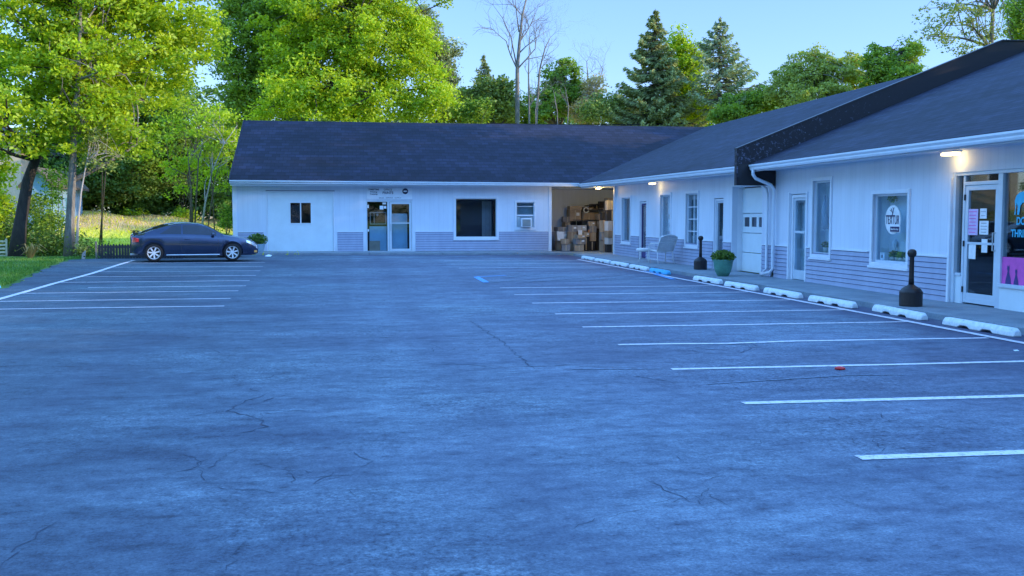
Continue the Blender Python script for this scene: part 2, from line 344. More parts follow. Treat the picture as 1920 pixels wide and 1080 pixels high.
# ------------------------------------------------------------------ terrain
def sstep(a, b, x):
    t = np.clip((np.asarray(x, float)-a)/(b-a), 0, 1); return t*t*(3-2*t)
def gz(x, y):               # the lot rises very slightly to the back left
    return .0065*np.clip(8.4-np.asarray(x, float), 0, 18)*sstep(22, 44, y)
def terr(x, y):
    x = np.asarray(x, float); y = np.asarray(y, float)
    bank = 1.75*sstep(56.5, 68, y+.6*np.sin(x*.7))*(1-.55*sstep(-20, -1, x))+2.5*sstep(74, 170, y)
    bank = bank+.10*np.sin(x*1.3+y*.7)*sstep(57, 63, y)
    left = .5*sstep(-14, -40, x)*sstep(10, 40, y)
    return gz(x, y)-.05-.25*sstep(38.5, 41, y)*(1-sstep(46, 54, y))*(x < -5)+bank+left
def grid_obj(name, xs, ys, zf, mat, kind='structure'):
    X, Y = np.meshgrid(xs, ys); Z = zf(X, Y); n, m_ = X.shape
    v = np.stack([X.ravel(), Y.ravel(), Z.ravel()], 1).tolist()
    f = [(j*m_+i, j*m_+i+1, (j+1)*m_+i+1, (j+1)*m_+i) for j in range(n-1) for i in range(m_-1)]
    me = bpy.data.meshes.new(name); me.from_pydata(v, [], f); me.materials.append(MATS[mat])
    for p in me.polygons: p.use_smooth = True
    o = bpy.data.objects.new(name, me); COL.objects.link(o); tag(o, kind=kind); return o
xs = np.concatenate([np.linspace(-900, -60, 12), np.linspace(-55, 40, 150), np.linspace(50, 900, 12)])
ys = np.concatenate([np.linspace(-200, -20, 6), np.linspace(-15, 90, 150), np.linspace(100, 1500, 14)])
grid_obj('ground', xs, ys, terr, 'terrain')
# asphalt lot: left edge follows the verge
edge = [(-16, -13), (6, -13), (18, -12.5), (21, -9.5), (23.2, -7.6), (25.5, -7.85), (28.3, -8.35), (31.8, -8.95), (35, -9.4), (37.9, -9.75), (38.6, -9.3), (39.5, -8.0), (42.5, -7.4)]
ey = [e[0] for e in edge]; ex = [e[1] for e in edge]
yy = np.linspace(-15, 42.3, 160); mb = MB(); nx = 44; vs = []; fs = []
for y in yy:
    x0 = float(np.interp(y, ey, ex))+.06*math.sin(y*3.1)+.05*math.sin(y*7.7)
    for x in np.linspace(x0, 9.12, nx): vs.append((x, y, float(gz(x, y))))
for j in range(len(yy)-1):
    for i in range(nx-1): fs.append((j*nx+i, j*nx+i+1, (j+1)*nx+i+1, (j+1)*nx+i))
mb.v, mb.f = vs, fs; o = mb.build('asphalt_lot', 'asphalt', smooth=True); tag(o, kind='structure')
# lawn
mb = MB(); vs = []; fs = []; yy = np.linspace(18, 41, 50); nx = 40
for y in yy:
    x1 = float(np.interp(y, ey, ex))+.06*math.sin(y*3.1)+.05*math.sin(y*7.7)-.03
    for i, x in enumerate(np.linspace(-32, x1, nx)): vs.append((x, y, float(gz(x, y))+(.035 if i < nx-1 else -.03)+.02*math.sin(x*2+y)))
for j in range(len(yy)-1):
    for i in range(nx-1): fs.append((j*nx+i, j*nx+i+1, (j+1)*nx+i+1, (j+1)*nx+i))
mb.v, mb.f = vs, fs; o = mb.build('lawn', 'lawn_ground', smooth=True); tag(o, kind='structure')
# walkways
mb = MB()
for k in range(16):
    y0, y1 = -10+k*3.2, -10+(k+1)*3.2-.012
    mb.box(9.12+.0, 10.70, y0, min(y1, 41.2), -.2, .10)
o = mb.build('walkway', 'concrete', bevel=.012); tag(o, kind='structure')
mb = MB()
for k in range(6):
    x0, x1 = -5.2+k*3.0, -5.2+(k+1)*3.0-.012
    x1 = min(x1, 13.2)
    za, zb = float(gz(x0, 44))+.085, float(gz(x1, 44))+.085
    y0, y1 = (42.3, 48.5 if x1 > 9.2 else 44.1)
    mb.hexa([(x0, y0, -.2), (x1, y0, -.2), (x1, y1, -.2), (x0, y1, -.2), (x0, y0, za), (x1, y0, zb), (x1, y1, zb), (x0, y1, za)])
mb.box(10.70, 13.2, 39.9, 42.29, -.2, .088)
o = mb.build('rear_walkway', 'concrete', bevel=.012); tag(o, kind='structure')

# parking lines ------------------------------------------------------
def gp0(*pts): return [tuple(on_ground(x, y, .01)[:2]) for x, y in pts]
def strip(mb, pts, w, dz=.004):
    P = []
    for (x0, y0), (x1, y1) in zip(pts[:-1], pts[1:]):
        n = max(1, int(math.hypot(x1-x0, y1-y0)/.5)); P += [(x0+(x1-x0)*i/n, y0+(y1-y0)*i/n) for i in range(n)]
    P.append(pts[-1]); base = len(mb.v)
    for i, (x, y) in enumerate(P):
        a = P[min(i+1, len(P)-1)]; b_ = P[max(i-1, 0)]; dx, dy = a[0]-b_[0], a[1]-b_[1]; l = math.hypot(dx, dy); nx_, ny_ = -dy/l*w/2, dx/l*w/2
        for s_ in (-1, 1): mb.v.append((x+nx_*s_, y+ny_*s_, float(gz(x+nx_*s_, y+ny_*s_))+dz+.0015*random.random()))
    for i in range(len(P)-1): k = base+2*i; mb.f.append((k, k+1, k+3, k+2))
mb = MB()
for i, y in enumerate((6.25, 8.28, 10.28, 12.38, 14.47, 16.5, 18.65, 20.75, 22.78)):
    pts = [(3.36, y+.05), (5.8, y-.0), (8.45, y+.0)]
    if i == 3: pts = [(3.34, y+.06), (4.1, y+.03), (4.75, y-.04), (5.2, y+.0), (5.7, y+.06), (8.4, y-.02)]
    strip(mb, pts, .12 if i < 2 else .10)
for y in (31.6, 34.1, 36.6): strip(mb, [(3.35, y), (8.45, y+.15)], .095)
strip(mb, [(8.50, 4.0), (8.5, 15), (8.48, 25), (8.50, 37.6)], .13, .007)
for px, py, lx in ((420.5, 571, -6.95), (432, 557, -6.9), (447, 543, -6.95), (461, 534, -5.9), (468, 524.7, -7.0), (479.6, 515.6, -7.05), (488.4, 507.5, -7.1), (492.6, 500.4, -7.3), (497, 493.5, -7.5)):
    g = on_ground(px, py, .03); strip(mb, [(lx, g.y-.05), (g.x, g.y)], .095)
strip(mb, [(-6.4, 13), (-6.75, 18.5), (-6.8, 21.3), (-7.03, 25.8), (-7.12, 29.9), (-7.35, 34), (-7.5, 37.4)], .14, .007)
tag(mb.build('parking_lines', 'line_paint'), kind='structure')
mb = MB()
a, b_ = on_ground(893, 519, .01), on_ground(908, 529, .01)
strip(mb, [(b_.x+.05, b_.y), (a.x, a.y)], .16); strip(mb, [(a.x, a.y), (a.x+.9, a.y+.6)], .12); strip(mb, [(8.2, 25.1), (8.45, 27.6)], .14, .012)
strip(mb, [(8.60, 27.2), (8.60, 29.2)], .08, .012)
tag(mb.build('accessible_bay_lines', 'blue_paint'), kind='structure')
mb = MB()
strip(mb, [(3.3, 25.0), (8.4, 25.3)], .09); strip(mb, [(3.3, 28.6), (8.4, 28.7)], .09)
for q0, q1 in (((905, 531), (1060, 517)), ((965, 531), (1170, 515)), ((1060, 528), (1260, 514)), ((940, 521), (1010, 514))): strip(mb, gp0(q0, q1), .06, .0065)
strip(mb, [(3.4, 9.35), (5.0, 9.65), (5.6, 9.6)], .04); strip(mb, [(2.3, 10.5), (3.3, 10.4)], .06)
tag(mb.build('faded_lines', 'faded_paint'), kind='structure')
mb = MB()
def crack(pts, w=.016, jit=.035, step=.09):
    P = []
    for (x0, y0), (x1, y1) in zip(pts[:-1], pts[1:]):
        n = max(2, int(math.hypot(x1-x0, y1-y0)/step))
        P += [(x0+(x1-x0)*i/n+random.uniform(-jit, jit), y0+(y1-y0)*i/n+random.uniform(-jit, jit)) for i in range(n)]
    base = len(mb.v)
    for i, (x, y) in enumerate(P):
        a = P[min(i+1, len(P)-1)]; b2 = P[max(i-1, 0)]; dx, dy = a[0]-b2[0], a[1]-b2[1]; l = math.hypot(dx, dy)+1e-6
        ww = w*random.uniform(.15, 1)*(1 if 0 < i < len(P)-1 else .1)
        for s_ in (-1, 1): mb.v.append((x-dy/l*ww/2*s_, y+dx/l*ww/2*s_, float(gz(x, y))+.003))
    for i in range(len(P)-1): k = base+2*i; mb.f.append((k, k+1, k+3, k+2))
def gp(*pts): return [tuple(on_ground(x, y)[:2]) for x, y in pts]
for pts, w in ((gp((0, 1075), (20, 1040), (42, 1025), (95, 985), (124, 965)), .012), (gp((395, 1080), (430, 1060), (435, 1045), (452, 1035), (440, 1012)), .012),
            (gp((500, 740), (455, 755), (430, 770), (490, 785), (500, 800), (415, 820)), .02), (gp((520, 745), (470, 762)), .02), (gp((370, 880), (390, 900), (405, 905)), .012), (gp((565, 700), (520, 703), (470, 712)), .02),
            (gp((1300, 655), (1310, 662), (1380, 663), (1405, 655), (1400, 647), (1340, 645)), .022), (gp((1430, 650), (1395, 643), (1340, 648)), .02), (gp((830, 680), (880, 684), (930, 690), (1060, 685), (1250, 692)), .02), (gp((1200, 895), (1250, 920), (1300, 950)), .008),
            (gp((1550, 780), (1600, 798), (1660, 800)), .012), (gp((1300, 755), (1400, 763)), .012), (gp((1700, 790), (1800, 810), (1900, 812)), .012), (gp((290, 895), (350, 880), (420, 850)), .01),
            (gp((395, 655), (420, 665)), .025), (gp((1180, 705), (1290, 720)), .02), (gp((880, 600), (940, 640), (1000, 690)), .02)): crack(pts, w)
for cx0, cy0, rx_, ry_, k_ in ((475, 760, 60, 50, 26), (620, 910, 90, 50, 22), (1250, 910, 80, 50, 20), (780, 640, 140, 40, 26), (1350, 655, 90, 12, 14), (1650, 800, 180, 30, 18), (900, 690, 90, 14, 10), (350, 880, 60, 40, 12), (1050, 620, 60, 30, 10)):
    for _ in range(int(k_*.7)):
        q = on_ground(cx0+random.gauss(0, rx_*.6), cy0+random.gauss(0, ry_*.6)); a_ = random.uniform(0, 6.28); l_ = random.uniform(.06, .38)
        p2 = (q.x+math.cos(a_)*l_, q.y+math.sin(a_)*l_); p3 = (p2[0]+math.cos(a_+random.uniform(-1, 1))*l_*.7, p2[1]+math.sin(a_+random.uniform(-1, 1))*l_*.7)
        crack([(q.x, q.y), p2, p3], random.uniform(.004, .011)*min(1.8, q.y/8), .02, .05)
tag(mb.build('pavement_cracks', 'crack_dark'), kind='structure')

# ------------------------------------------------------------------ buildings
WX, WY = 10.55, 44.0
def P(pl, s, z, d=0): return (WX+d, s, z) if pl == 'E' else (s, WY+d, z)
def wbox(mb, pl, s0, s1, z0, z1, d0, d1):
    if pl == 'E': mb.box(WX+d0, WX+d1, min(s0, s1), max(s0, s1), z0, z1)
    else: mb.box(min(s0, s1), max(s0, s1), WY+d0, WY+d1, z0, z1)
    return mb
def wall(mb, pl, s0, s1, z0, z1, ops, depth=.15):
    S = sorted({s0, s1, *[o[0] for o in ops], *[o[1] for o in ops]}); Z = sorted({z0, z1, *[o[2] for o in ops], *[o[3] for o in ops]})
    S = [s for s in S if s0 <= s <= s1]; Z = [z for z in Z if z0 <= z <= z1]
    for a, b_ in zip(S[:-1], S[1:]):
        for c, d in zip(Z[:-1], Z[1:]):
            ms, mz = (a+b_)/2, (c+d)/2
            if any(o[0] < ms < o[1] and o[2] < mz < o[3] for o in ops): continue
            mb.quad(P(pl, a, c), P(pl, b_, c), P(pl, b_, d), P(pl, a, d))
    for o in ops:
        a, b_, c, d = o[:4]
        mb.quad(P(pl, a, c), P(pl, a, d), P(pl, a, d, depth), P(pl, a, c, depth)); mb.quad(P(pl, b_, c), P(pl, b_, d), P(pl, b_, d, depth), P(pl, b_, c, depth))
        mb.quad(P(pl, a, d), P(pl, b_, d), P(pl, b_, d, depth), P(pl, a, d, depth)); mb.quad(P(pl, a, c), P(pl, b_, c), P(pl, b_, c, depth), P(pl, a, c, depth))
def laps(bld, pl, s0, s1, z0, z1, ops, n=8):
    cuts = sorted([(o[0]-.05, o[1]+.05) for o in ops if o[2] < .2 and o[1] > s0 and o[0] < s1]); a = s0
    for c0, c1 in cuts+[(s1, s1)]:
        if min(c0, s1) > a+.02: laps1(bld, pl, a, min(c0, s1), z0, z1, [o for o in ops if o[2] >= .2], n)
        a = max(a, c1)
def laps1(bld, pl, s0, s1, z0, z1, ops, n=8):
    mb = MB(); sh = MB(); h = (z1-z0)/n
    for i in range(n):
        za, zb = z0+i*h, z0+(i+1)*h; segs = [(s0, s1)]
        for o in ops:
            if o[2] < (za+zb)/2 < o[3]:
                ns = []
                for a, b_ in segs:
                    if o[1]+.05 <= a or o[0]-.05 >= b_: ns.append((a, b_)); continue
                    if o[0]-.05 > a: ns.append((a, o[0]-.05))
                    if o[1]+.05 < b_: ns.append((o[1]+.05, b_))
                segs = ns
        for a, b_ in segs:
            q = [P(pl, a, za, -.030), P(pl, b_, za, -.030), P(pl, b_, za, -.002), P(pl, a, za, -.002), P(pl, a, zb-.006, -.010), P(pl, b_, zb-.006, -.010), P(pl, b_, zb-.006, -.002), P(pl, a, zb-.006, -.002)]
            mb.hexa(q); wbox(sh, pl, a, b_, zb-.013, zb+.001, -.0125, -.001)
    w = mb.build('wainscot', 'lap_siding', bld); sh.build('lap_shadow_strip', 'lap_shadow', w)  # dark strips colour in the shadow line under each lap board
    return w
def niche(mb, pl, s0, s1, z0, z1, d0, d1):
    e = .02; s0 -= e; s1 += e; z0 -= e; z1 += e
    mb.quad(P(pl, s0, z0, d1), P(pl, s1, z0, d1), P(pl, s1, z1, d1), P(pl, s0, z1, d1))
    mb.quad(P(pl, s0, z0, d0), P(pl, s0, z1, d0), P(pl, s0, z1, d1), P(pl, s0, z0, d1)); mb.quad(P(pl, s1, z0, d0), P(pl, s1, z1, d0), P(pl, s1, z1, d1), P(pl, s1, z0, d1))
    mb.quad(P(pl, s0, z1, d0), P(pl, s1, z1, d0), P(pl, s1, z1, d1), P(pl, s0, z1, d1)); mb.quad(P(pl, s0, z0, d0), P(pl, s1, z0, d0), P(pl, s1, z0, d1), P(pl, s0, z0, d1))
def frame(mb, pl, s0, s1, z0, z1, w, d0, d1, bottom=True):
    wbox(mb, pl, s0, s0+w, z0, z1, d0, d1); wbox(mb, pl, s1-w, s1, z0, z1, d0, d1); wbox(mb, pl, s0+w, s1-w, z1-w, z1, d0, d1)
    if bottom: wbox(mb, pl, s0+w, s1-w, z0, z0+w, d0, d1)
def window(bld, pl, o, trim=.075, inner=.045, pane='glass', inmat='interior_grey', D=.6, muntins=None, sill=True):
    s0, s1, z0, z1 = o; mb = MB(); frame(mb, pl, s0-trim, s1+trim, z0-trim, z1+trim, trim, -.034, .012)
    w = mb.build('window', 'white_trim', bld, bevel=.004)
    mb = MB(); frame(mb, pl, s0, s1, z0, z1, inner, .05, .10); mb.build('frame', 'alu_frame', w)
    mb = MB(); a = s0+inner; b_ = s1-inner; c = z0+inner; d = z1-inner
    wbox(mb, pl, a, b_, c, d, .072, .080); mb.build('pane', pane, w)
    mb = MB(); niche(mb, pl, s0, s1, z0, z1, .15, D); mb.build('interior', inmat, w)
    if sill: mb = MB(); wbox(mb, pl, s0-trim-.03, s1+trim+.03, z0-trim-.045, z0-trim-.002, -.06, .0); mb.build('sill', 'white_trim', w, bevel=.004)
    if muntins:
        mb = MB(); ns, nz = muntins
        for i in range(1, ns): s = a+(b_-a)*i/ns; wbox(mb, pl, s-.012, s+.012, c, d, .056, .068)
        for i in range(1, nz): z = c+(d-c)*i/nz; wbox(mb, pl, a, b_, z-.014, z+.014, .054, .070)
        mb.build('muntins', 'white_trim', w)
    return w
def door(bld, pl, o, mat='alu_frame', pane='glass', inmat='interior_grey', hinge=.06, rail=None, trim=.06, recess=.06, D=.8):
    s0, s1, z0, z1 = o; mb = MB(); frame(mb, pl, s0, s1, z0, z1, trim, recess-.03, recess+.09, False)
    w = mb.build('door', 'white_trim', bld)
    mb = MB(); a, b_, c, d = s0+trim+.006, s1-trim-.006, z0+.02, z1-trim-.006; frame(mb, pl, a, b_, c, d, hinge, recess, recess+.045); wbox(mb, pl, a+hinge, b_-hinge, c+hinge, c+.22, recess+.002, recess+.043)
    if rail: wbox(mb, pl, a+hinge, b_-hinge, rail-.03, rail+.03, recess+.002, recess+.043)
    mb.build('frame', mat, w)
    mb = MB(); wbox(mb, pl, a+hinge, b_-hinge, c+.22, d-hinge, recess+.018, recess+.026); mb.build('pane', pane, w)
    mb = MB(); niche(mb, pl, s0, s1, z0, z1, .15, D); mb.build('interior', inmat, w)
    mb = MB(); hs = a+.03 if pl == 'E' else a+.03
    mb.tube([P(pl, hs, 1.0, recess), P(pl, hs, 1.0, recess-.05), P(pl, hs, 1.25, recess-.05), P(pl, hs, 1.25, recess)], .009, 6); mb.build('handle', 'bare_metal', w)
    return w

# ---- front shop building (with the storefront)
eaveF = 2.93
nb = empty('shop_building', (14, 16, 0), 'near white shop building with glass storefront and black parapet above its shingle roof', 'building')
def inv(parent, o):   # keep world placement under an empty that stands elsewhere
    o.matrix_parent_inverse = parent.matrix_basis.inverted(); return o
_build = MB.build
def b2(self, name, mat, parent=None, **k):
    o = _build(self, name, mat, parent, **k)
    if parent is not None and parent.type == 'EMPTY': o.matrix_parent_inverse = Matrix.Translation(parent.location).inverted()
    return o
MB.build = b2
SF = (12.2, 16.66, .0, 2.39)
nops = [SF, (22.5, 23.37, .0, 2.16), (21.22+.06, 22.20-.06, .76, 2.43), (18.04+.05, 19.46-.06, .70, 2.07)]
mb = MB(); wall(mb, 'E', -10, 24.27, -.1, 2.80, nops, .16)
mb.quad((10.55, -10, -.1), (25, -10, -.1), (25, -10, 2.9), (10.55, -10, 2.9)); mb.quad((25, -10, -.1), (25, 24.3, -.1), (25, 24.3, 2.9), (25, -10, 2.9))
mb.poly([(10, -10.0, 2.9), (25, -10.0, 2.9), (17.5, -10.0, 5.9)])
mb.build('wall', 'white_siding_wing', nb)
laps(nb, 'E', 16.72, 24.27, .10, .885, nops)
laps(nb, 'E', -10, 12.1, .10, .885, [])
mb = MB(); wbox(mb, 'E', 23.43, 24.27, .887, .915, -.036, -.001); wbox(mb, 'E', 22.25, 22.44, .887, .915, -.036, -.001); wbox(mb, 'E', 19.55, 21.18, .887, .915, -.036, -.001); wbox(mb, 'E', 16.72, 17.98, .887, .915, -.036, -.001)
for s in (23.42, 22.45, 16.69): wbox(mb, 'E', s-.03, s+.03, .09, 2.3 if s < 17 else 2.2, -.035, -.001)
split_trim(mb, 'trim', 'white_trim', nb)
mb = MB()     # roof slab
def roof_slab(mb, prof, y0, y1, t=.10, ax='Y'):
    for (a, za), (b_, zb) in zip(prof[:-1], prof[1:]):
        if ax == 'Y': mb.hexa([(a, y0, za-t), (b_, y0, zb-t), (b_, y1, zb-t), (a, y1, za-t), (a, y0, za), (b_, y0, zb), (b_, y1, zb), (a, y1, za)])
roof_slab(mb, [(9.845, 2.915), (17.5, 5.98)], -10.3, 24.26); roof_slab(mb, [(17.504, 5.98), (25.3, 2.86)], -10.3, 24.26)
mb.build('roof', 'roof_wing', nb)
def gutter_y(bld, x, y0, z0, y1, z1):       # K-style gutter running along Y
    mb = MB(); prof = [(0, 0), (-.085, .0), (-.10, .035), (-.10, .06), (-.13, .10), (-.13, .135), (-.118, .135), (-.118, .105), (0, .12)]
    a = [(x+px_, y0, z0+pz) for px_, pz in prof]; b_ = [(x+px_, y1, z1+pz) for px_, pz in prof]; n = len(prof)
    for i in range(n): j = (i+1) % n; mb.quad(a[i], a[j], b_[j], b_[i])
    mb.poly(a); mb.poly(b_); return mb.build('gutter', 'gutter_white', bld)
gutter_y(nb, 9.93, -10.2, 2.765, 24.20, 2.765)
mb = MB(); mb.box(9.935, 9.965, -10.2, 24.25, 2.735, 2.89); mb.box(9.965, 10.56, -10.2, 24.25, 2.765, 2.785); mb.build('soffit', 'soffit_white', nb)
# parapet
mb = MB(); prof = [(9.52, 2.395), (9.52, 3.29), (16.63, 6.13), (18.4, 6.15), (25.4, 3.4), (25.4, 2.395)]
a = [(x, 24.28, z) for x, z in prof]; b_ = [(x, 24.43, z) for x, z in prof]; mb.poly(a); mb.poly(b_[::-1])
for i in range(len(prof)): j = (i+1) % len(prof); mb.quad(a[i], a[j], b_[j], b_[i])
m, nt, b = new_mat('parapet_dappled'); v = pos(nt); sx = N(nt, 'ShaderNodeSeparateXYZ'); L(nt, v, sx.inputs[0])
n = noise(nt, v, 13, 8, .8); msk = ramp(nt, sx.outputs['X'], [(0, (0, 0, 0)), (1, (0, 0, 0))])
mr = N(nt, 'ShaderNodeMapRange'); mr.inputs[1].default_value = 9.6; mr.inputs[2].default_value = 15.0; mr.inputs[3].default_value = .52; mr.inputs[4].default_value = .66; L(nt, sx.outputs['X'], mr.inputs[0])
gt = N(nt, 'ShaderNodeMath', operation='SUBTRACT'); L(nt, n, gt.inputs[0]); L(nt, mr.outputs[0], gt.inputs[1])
L(nt, ramp(nt, gt.outputs[0], [(.0, (.006, .006, .013)), (.05, (.06, .07, .12)), (.16, (.20, .22, .30))]), b.inputs['Base Color']); b.inputs['Roughness'].default_value = .4  # pale flecks paint dappled sun and reflections onto the black metal
pp = mb.build('parapet', 'parapet_dappled', nb)
mb = MB(); mb.box(9.56, 10.54, 24.268, 24.279, 2.42, 2.93); mb.build('end_panel', 'black_panel', pp)
mb = MB()
for (x0, z0), (x1, z1) in zip(prof[1:4], prof[2:5]):
    mb.hexa([(x0, 24.25, z0+.002), (x1, 24.25, z1+.002), (x1, 24.46, z1+.002), (x0, 24.46, z0+.002), (x0, 24.25, z0+.03), (x1, 24.25, z1+.03), (x1, 24.46, z1+.03), (x0, 24.46, z0+.03)])
mb.build('coping', 'parapet_metal', pp)
# downspouts
mb = MB(); mb.tube([(9.87, 24.08, 2.80), (9.87, 24.08, 2.66), (9.95, 24.1, 2.56), (10.36, 24.12, 2.40), (10.44, 24.12, 2.30), (10.44, 24.12, .32), (10.40, 24.2, .22), (10.28, 24.5, .15)], .042, 10); mb.build('downspout', 'gutter_white', nb, smooth=True)
mb = MB(); mb.tube([(10.3, 24.62, 2.42), (10.44, 24.60, 2.33), (10.47, 24.58, 2.2), (10.47, 24.58, .3), (10.36, 24.6, .17)], .034, 10); mb.build('downspout', 'gutter_white', nb, smooth=True)
# doors and windows
door(nb, 'E', nops[1][:2]+(.10, 2.14), inmat='interior_white', rail=1.25, pane='glass', trim=.07, D=.28)
w = window(nb, 'E', nops[2], inmat='interior_white', D=.30)
w = window(nb, 'E', nops[3], inmat='interior_white', D=.36)
# storefront
z0 = .10
mb = MB(); S0, S1 = 12.2, 16.66
wbox(mb, 'E', 16.58, 16.66, z0, 2.39, .01, .13); wbox(mb, 'E', 16.36, 16.42, z0, 2.33, .05, .13)
wbox(mb, 'E', 15.30, 15.42, z0, 2.33, .03, .15); wbox(mb, 'E', 13.70, 13.77, z0, 2.33, .03, .15); wbox(mb, 'E', 12.2, 12.27, z0, 2.33, .03, .15)
wbox(mb, 'E', S0, 16.58, 2.332, 2.388, .02, .14); wbox(mb, 'E', 15.42, 16.36, 2.16, 2.22, .04, .14)
wbox(mb, 'E', 12.27, 13.70, .46, .52, -.01, .15); wbox(mb, 'E', 13.77, 15.30, .46, .52, -.01, .15); wbox(mb, 'E', 16.42, 16.58, .58, .63, .03, .13)
st = mb.build('storefront', 'alu_frame', nb, bevel=.004)
mb = MB(); wbox(mb, 'E', 12.27, 15.30, z0, .458, .03, .06); wbox(mb, 'E', 16.42, 16.58, z0, .578, .05, .08); mb.build('panel', 'white_door', st)
mb = MB(); wbox(mb, 'E', 12.27, 13.70, .52, 2.332, .075, .085); wbox(mb, 'E', 13.77, 15.30, .52, 2.332, .075, .085); wbox(mb, 'E', 15.42, 16.36, 2.22, 2.332, .075, .085); wbox(mb, 'E', 16.42, 16.58, .63, 2.332, .075, .085)
mb.build('pane', 'glass_reflective', st)
mb = MB(); niche(mb, 'E', S0, S1, z0, 2.39, .17, 3.2); mb.build('interior', 'interior_dark', st)
mb = MB()
a, b_, c, d = 15.43, 16.35, .125, 2.155
frame(mb, 'E', a, b_, c, d, .085, .055, .105); wbox(mb, 'E', a+.085, b_-.085, c+.085, c+.17, .057, .103); wbox(mb, 'E', a+.085, b_-.085, 1.14, 1.18, .057, .103)
dr = mb.build('door', 'alu_frame', nb, bevel=.003)
mb = MB(); wbox(mb, 'E', a+.085, b_-.085, c+.17, d-.085, .075, .083); mb.build('pane', 'glass', dr)
mb = MB(); mb.tube([P('E', a+.05, 1.05, .055), P('E', a+.05, 1.05, .0), P('E', a+.05, 1.35, .0), P('E', a+.05, 1.35, .055)], .011, 8); mb.build('handle', 'bare_metal', dr)
mb = MB(); [wbox(mb, 'E', b_-.01, b_+.012, z, z+.1, .03, .055) for z in (.3, 1.1, 1.9)]; split_trim(mb, 'hinge', 'black_plastic', dr)

# ---- rear L-shaped building
rb = empty('shop_building', (2, 48, 0), 'long low white building across the back with grey blue lap siding and dark shingle roof', 'building')
rops = [(-3.44, -.63, .0, 2.69), (.70, 2.68, .0, 2.30), (4.53, 6.32, .72, 2.40), (7.20, 7.99, 1.14, 2.24)]
mb = MB(); wall(mb, 'N', -4.75, 8.73, -.1, 2.99, rops, .15)
mb.quad((-4.75, 44, -.1), (-4.75, 56, -.1), (-4.75, 56, 3.1), (-4.75, 44, 3.1)); mb.poly([(-4.75, 44, 3.1), (-4.75, 56, 3.1), (-4.75, 50, 5.95)])
mb.quad((-4.75, 56, -.1), (24, 56, -.1), (24, 56, 3.1), (-4.75, 56, 3.1))
mb.quad((8.73, 44, -.1), (8.73, 46.5, -.1), (8.73, 46.5, 3), (8.73, 44, 3)); mb.quad((8.73, 46.5, -.1), (13.2, 46.5, -.1), (13.2, 46.5, 3), (8.73, 46.5, 3))
mb.quad((24, 24.5, -.1), (24, 56, -.1), (24, 56, 3), (24, 24.5, 3))
mb.build('wall', 'white_siding_rear', rb)
wops = [(25.1, 27.2, .0, 2.45), (27.84+.04, 28.63, .0, 2.15), (29.95+.05, 31.19-.08, .74, 2.34), (32.66+.05, 33.89-.08, .70, 2.34), (35.55, 36.40, .0, 2.17), (37.54+.08, 38.90-.10, .66, 2.34)]
mb = MB(); wall(mb, 'E', 24.44, 40.0, -.1, 2.86, wops, .16); mb.quad((10.55, 40, -.1), (13.2, 40, -.1), (13.2, 40, 2.9), (10.55, 40, 2.9)); mb.quad((13.2, 40, -.1), (13.2, 46.5, -.1), (13.2, 46.5, 3), (13.2, 40, 3))
mb.build('wall', 'white_siding_wing', rb)
laps(rb, 'N', -4.62, 8.62, .14, .955, [(-3.53, -.56, 0, 2), (.62, 2.75, 0, 2), (4.47, 6.38, .62, 3)], 8)
laps(rb, 'E', 24.45, 39.9, .10, .885, wops)
mb = MB()
for k in range(8): mb.hexa([(8.8, 46.47, .12+k*.1), (13.1, 46.47, .12+k*.1), (13.1, 46.5, .12+k*.1), (8.8, 46.5, .12+k*.1), (8.8, 46.488, .214+k*.1), (13.1, 46.488, .214+k*.1), (13.1, 46.5, .214+k*.1), (8.8, 46.5, .214+k*.1)])
mb.build('wainscot', 'lap_siding', rb)
mb = MB()
wbox(mb, 'N', -4.82, -4.66, .1, 2.98, -.04, .0); wbox(mb, 'N', 8.63, 8.76, .1, 2.98, -.04, .0)
for a, b_ in ((-4.64, -3.54), (-.55, .62), (2.76, 4.42), (6.42, 8.62)): wbox(mb, 'N', a, b_, .957, .985, -.036, -.001)
wbox(mb, 'E', 39.9, 40.05, .1, 2.84, -.04, .0)
for a, b_ in ((24.45, 25.03), (27.26, 27.84), (28.69, 29.9), (31.2, 32.6), (33.9, 35.5), (36.46, 37.5), (38.9, 39.88)): wbox(mb, 'E', a, b_, .887, .915, -.036, -.001)
split_trim(mb, 'trim', 'white_trim', rb)
mb = MB()
zl, zr = 3.12, 3.06
mb.hexa([(-4.86, 43.36, zl-.1), (24.3, 43.36, 2.98), (24.3, 49.9, 6.05), (-4.86, 49.9, 6.05), (-4.86, 43.36, zl), (24.3, 43.36, 3.05), (24.3, 49.9, 6.15), (-4.86, 49.9, 6.15)])
mb.hexa([(-4.86, 49.904, 6.05), (24.3, 49.904, 6.05), (24.3, 56.5, 2.95), (-4.86, 56.5, 2.95), (-4.86, 49.904, 6.15), (24.3, 49.904, 6.15), (24.3, 56.5, 3.05), (-4.86, 56.5, 3.05)])
mb.build('roof', 'roof_rear', rb)
mb = MB()
mb.hexa([(9.845, 24.44, 2.82), (17.9, 24.44, 6.05), (17.9, 49.85, 6.05), (9.845, 49.85, 3.0), (9.845, 24.44, 2.915), (17.9, 24.44, 6.15), (17.9, 49.85, 6.15), (9.845, 43.36, 3.055)])
mb.hexa([(17.904, 24.44, 6.05), (25, 24.44, 3.2), (25, 49.85, 3.2), (17.904, 49.85, 6.05), (17.904, 24.44, 6.15), (25, 24.44, 3.3), (25, 49.85, 3.3), (17.904, 49.85, 6.15)])
mb.build('roof', 'roof_wing', rb)
gutter_y(rb, 9.93, 24.46, 2.765, 43.22, 2.895)
mb = MB(); prof = [(0, 0), (-.085, .0), (-.10, .035), (-.10, .06), (-.13, .10), (-.13, .135), (-.118, .135), (-.118, .105), (0, .12)]
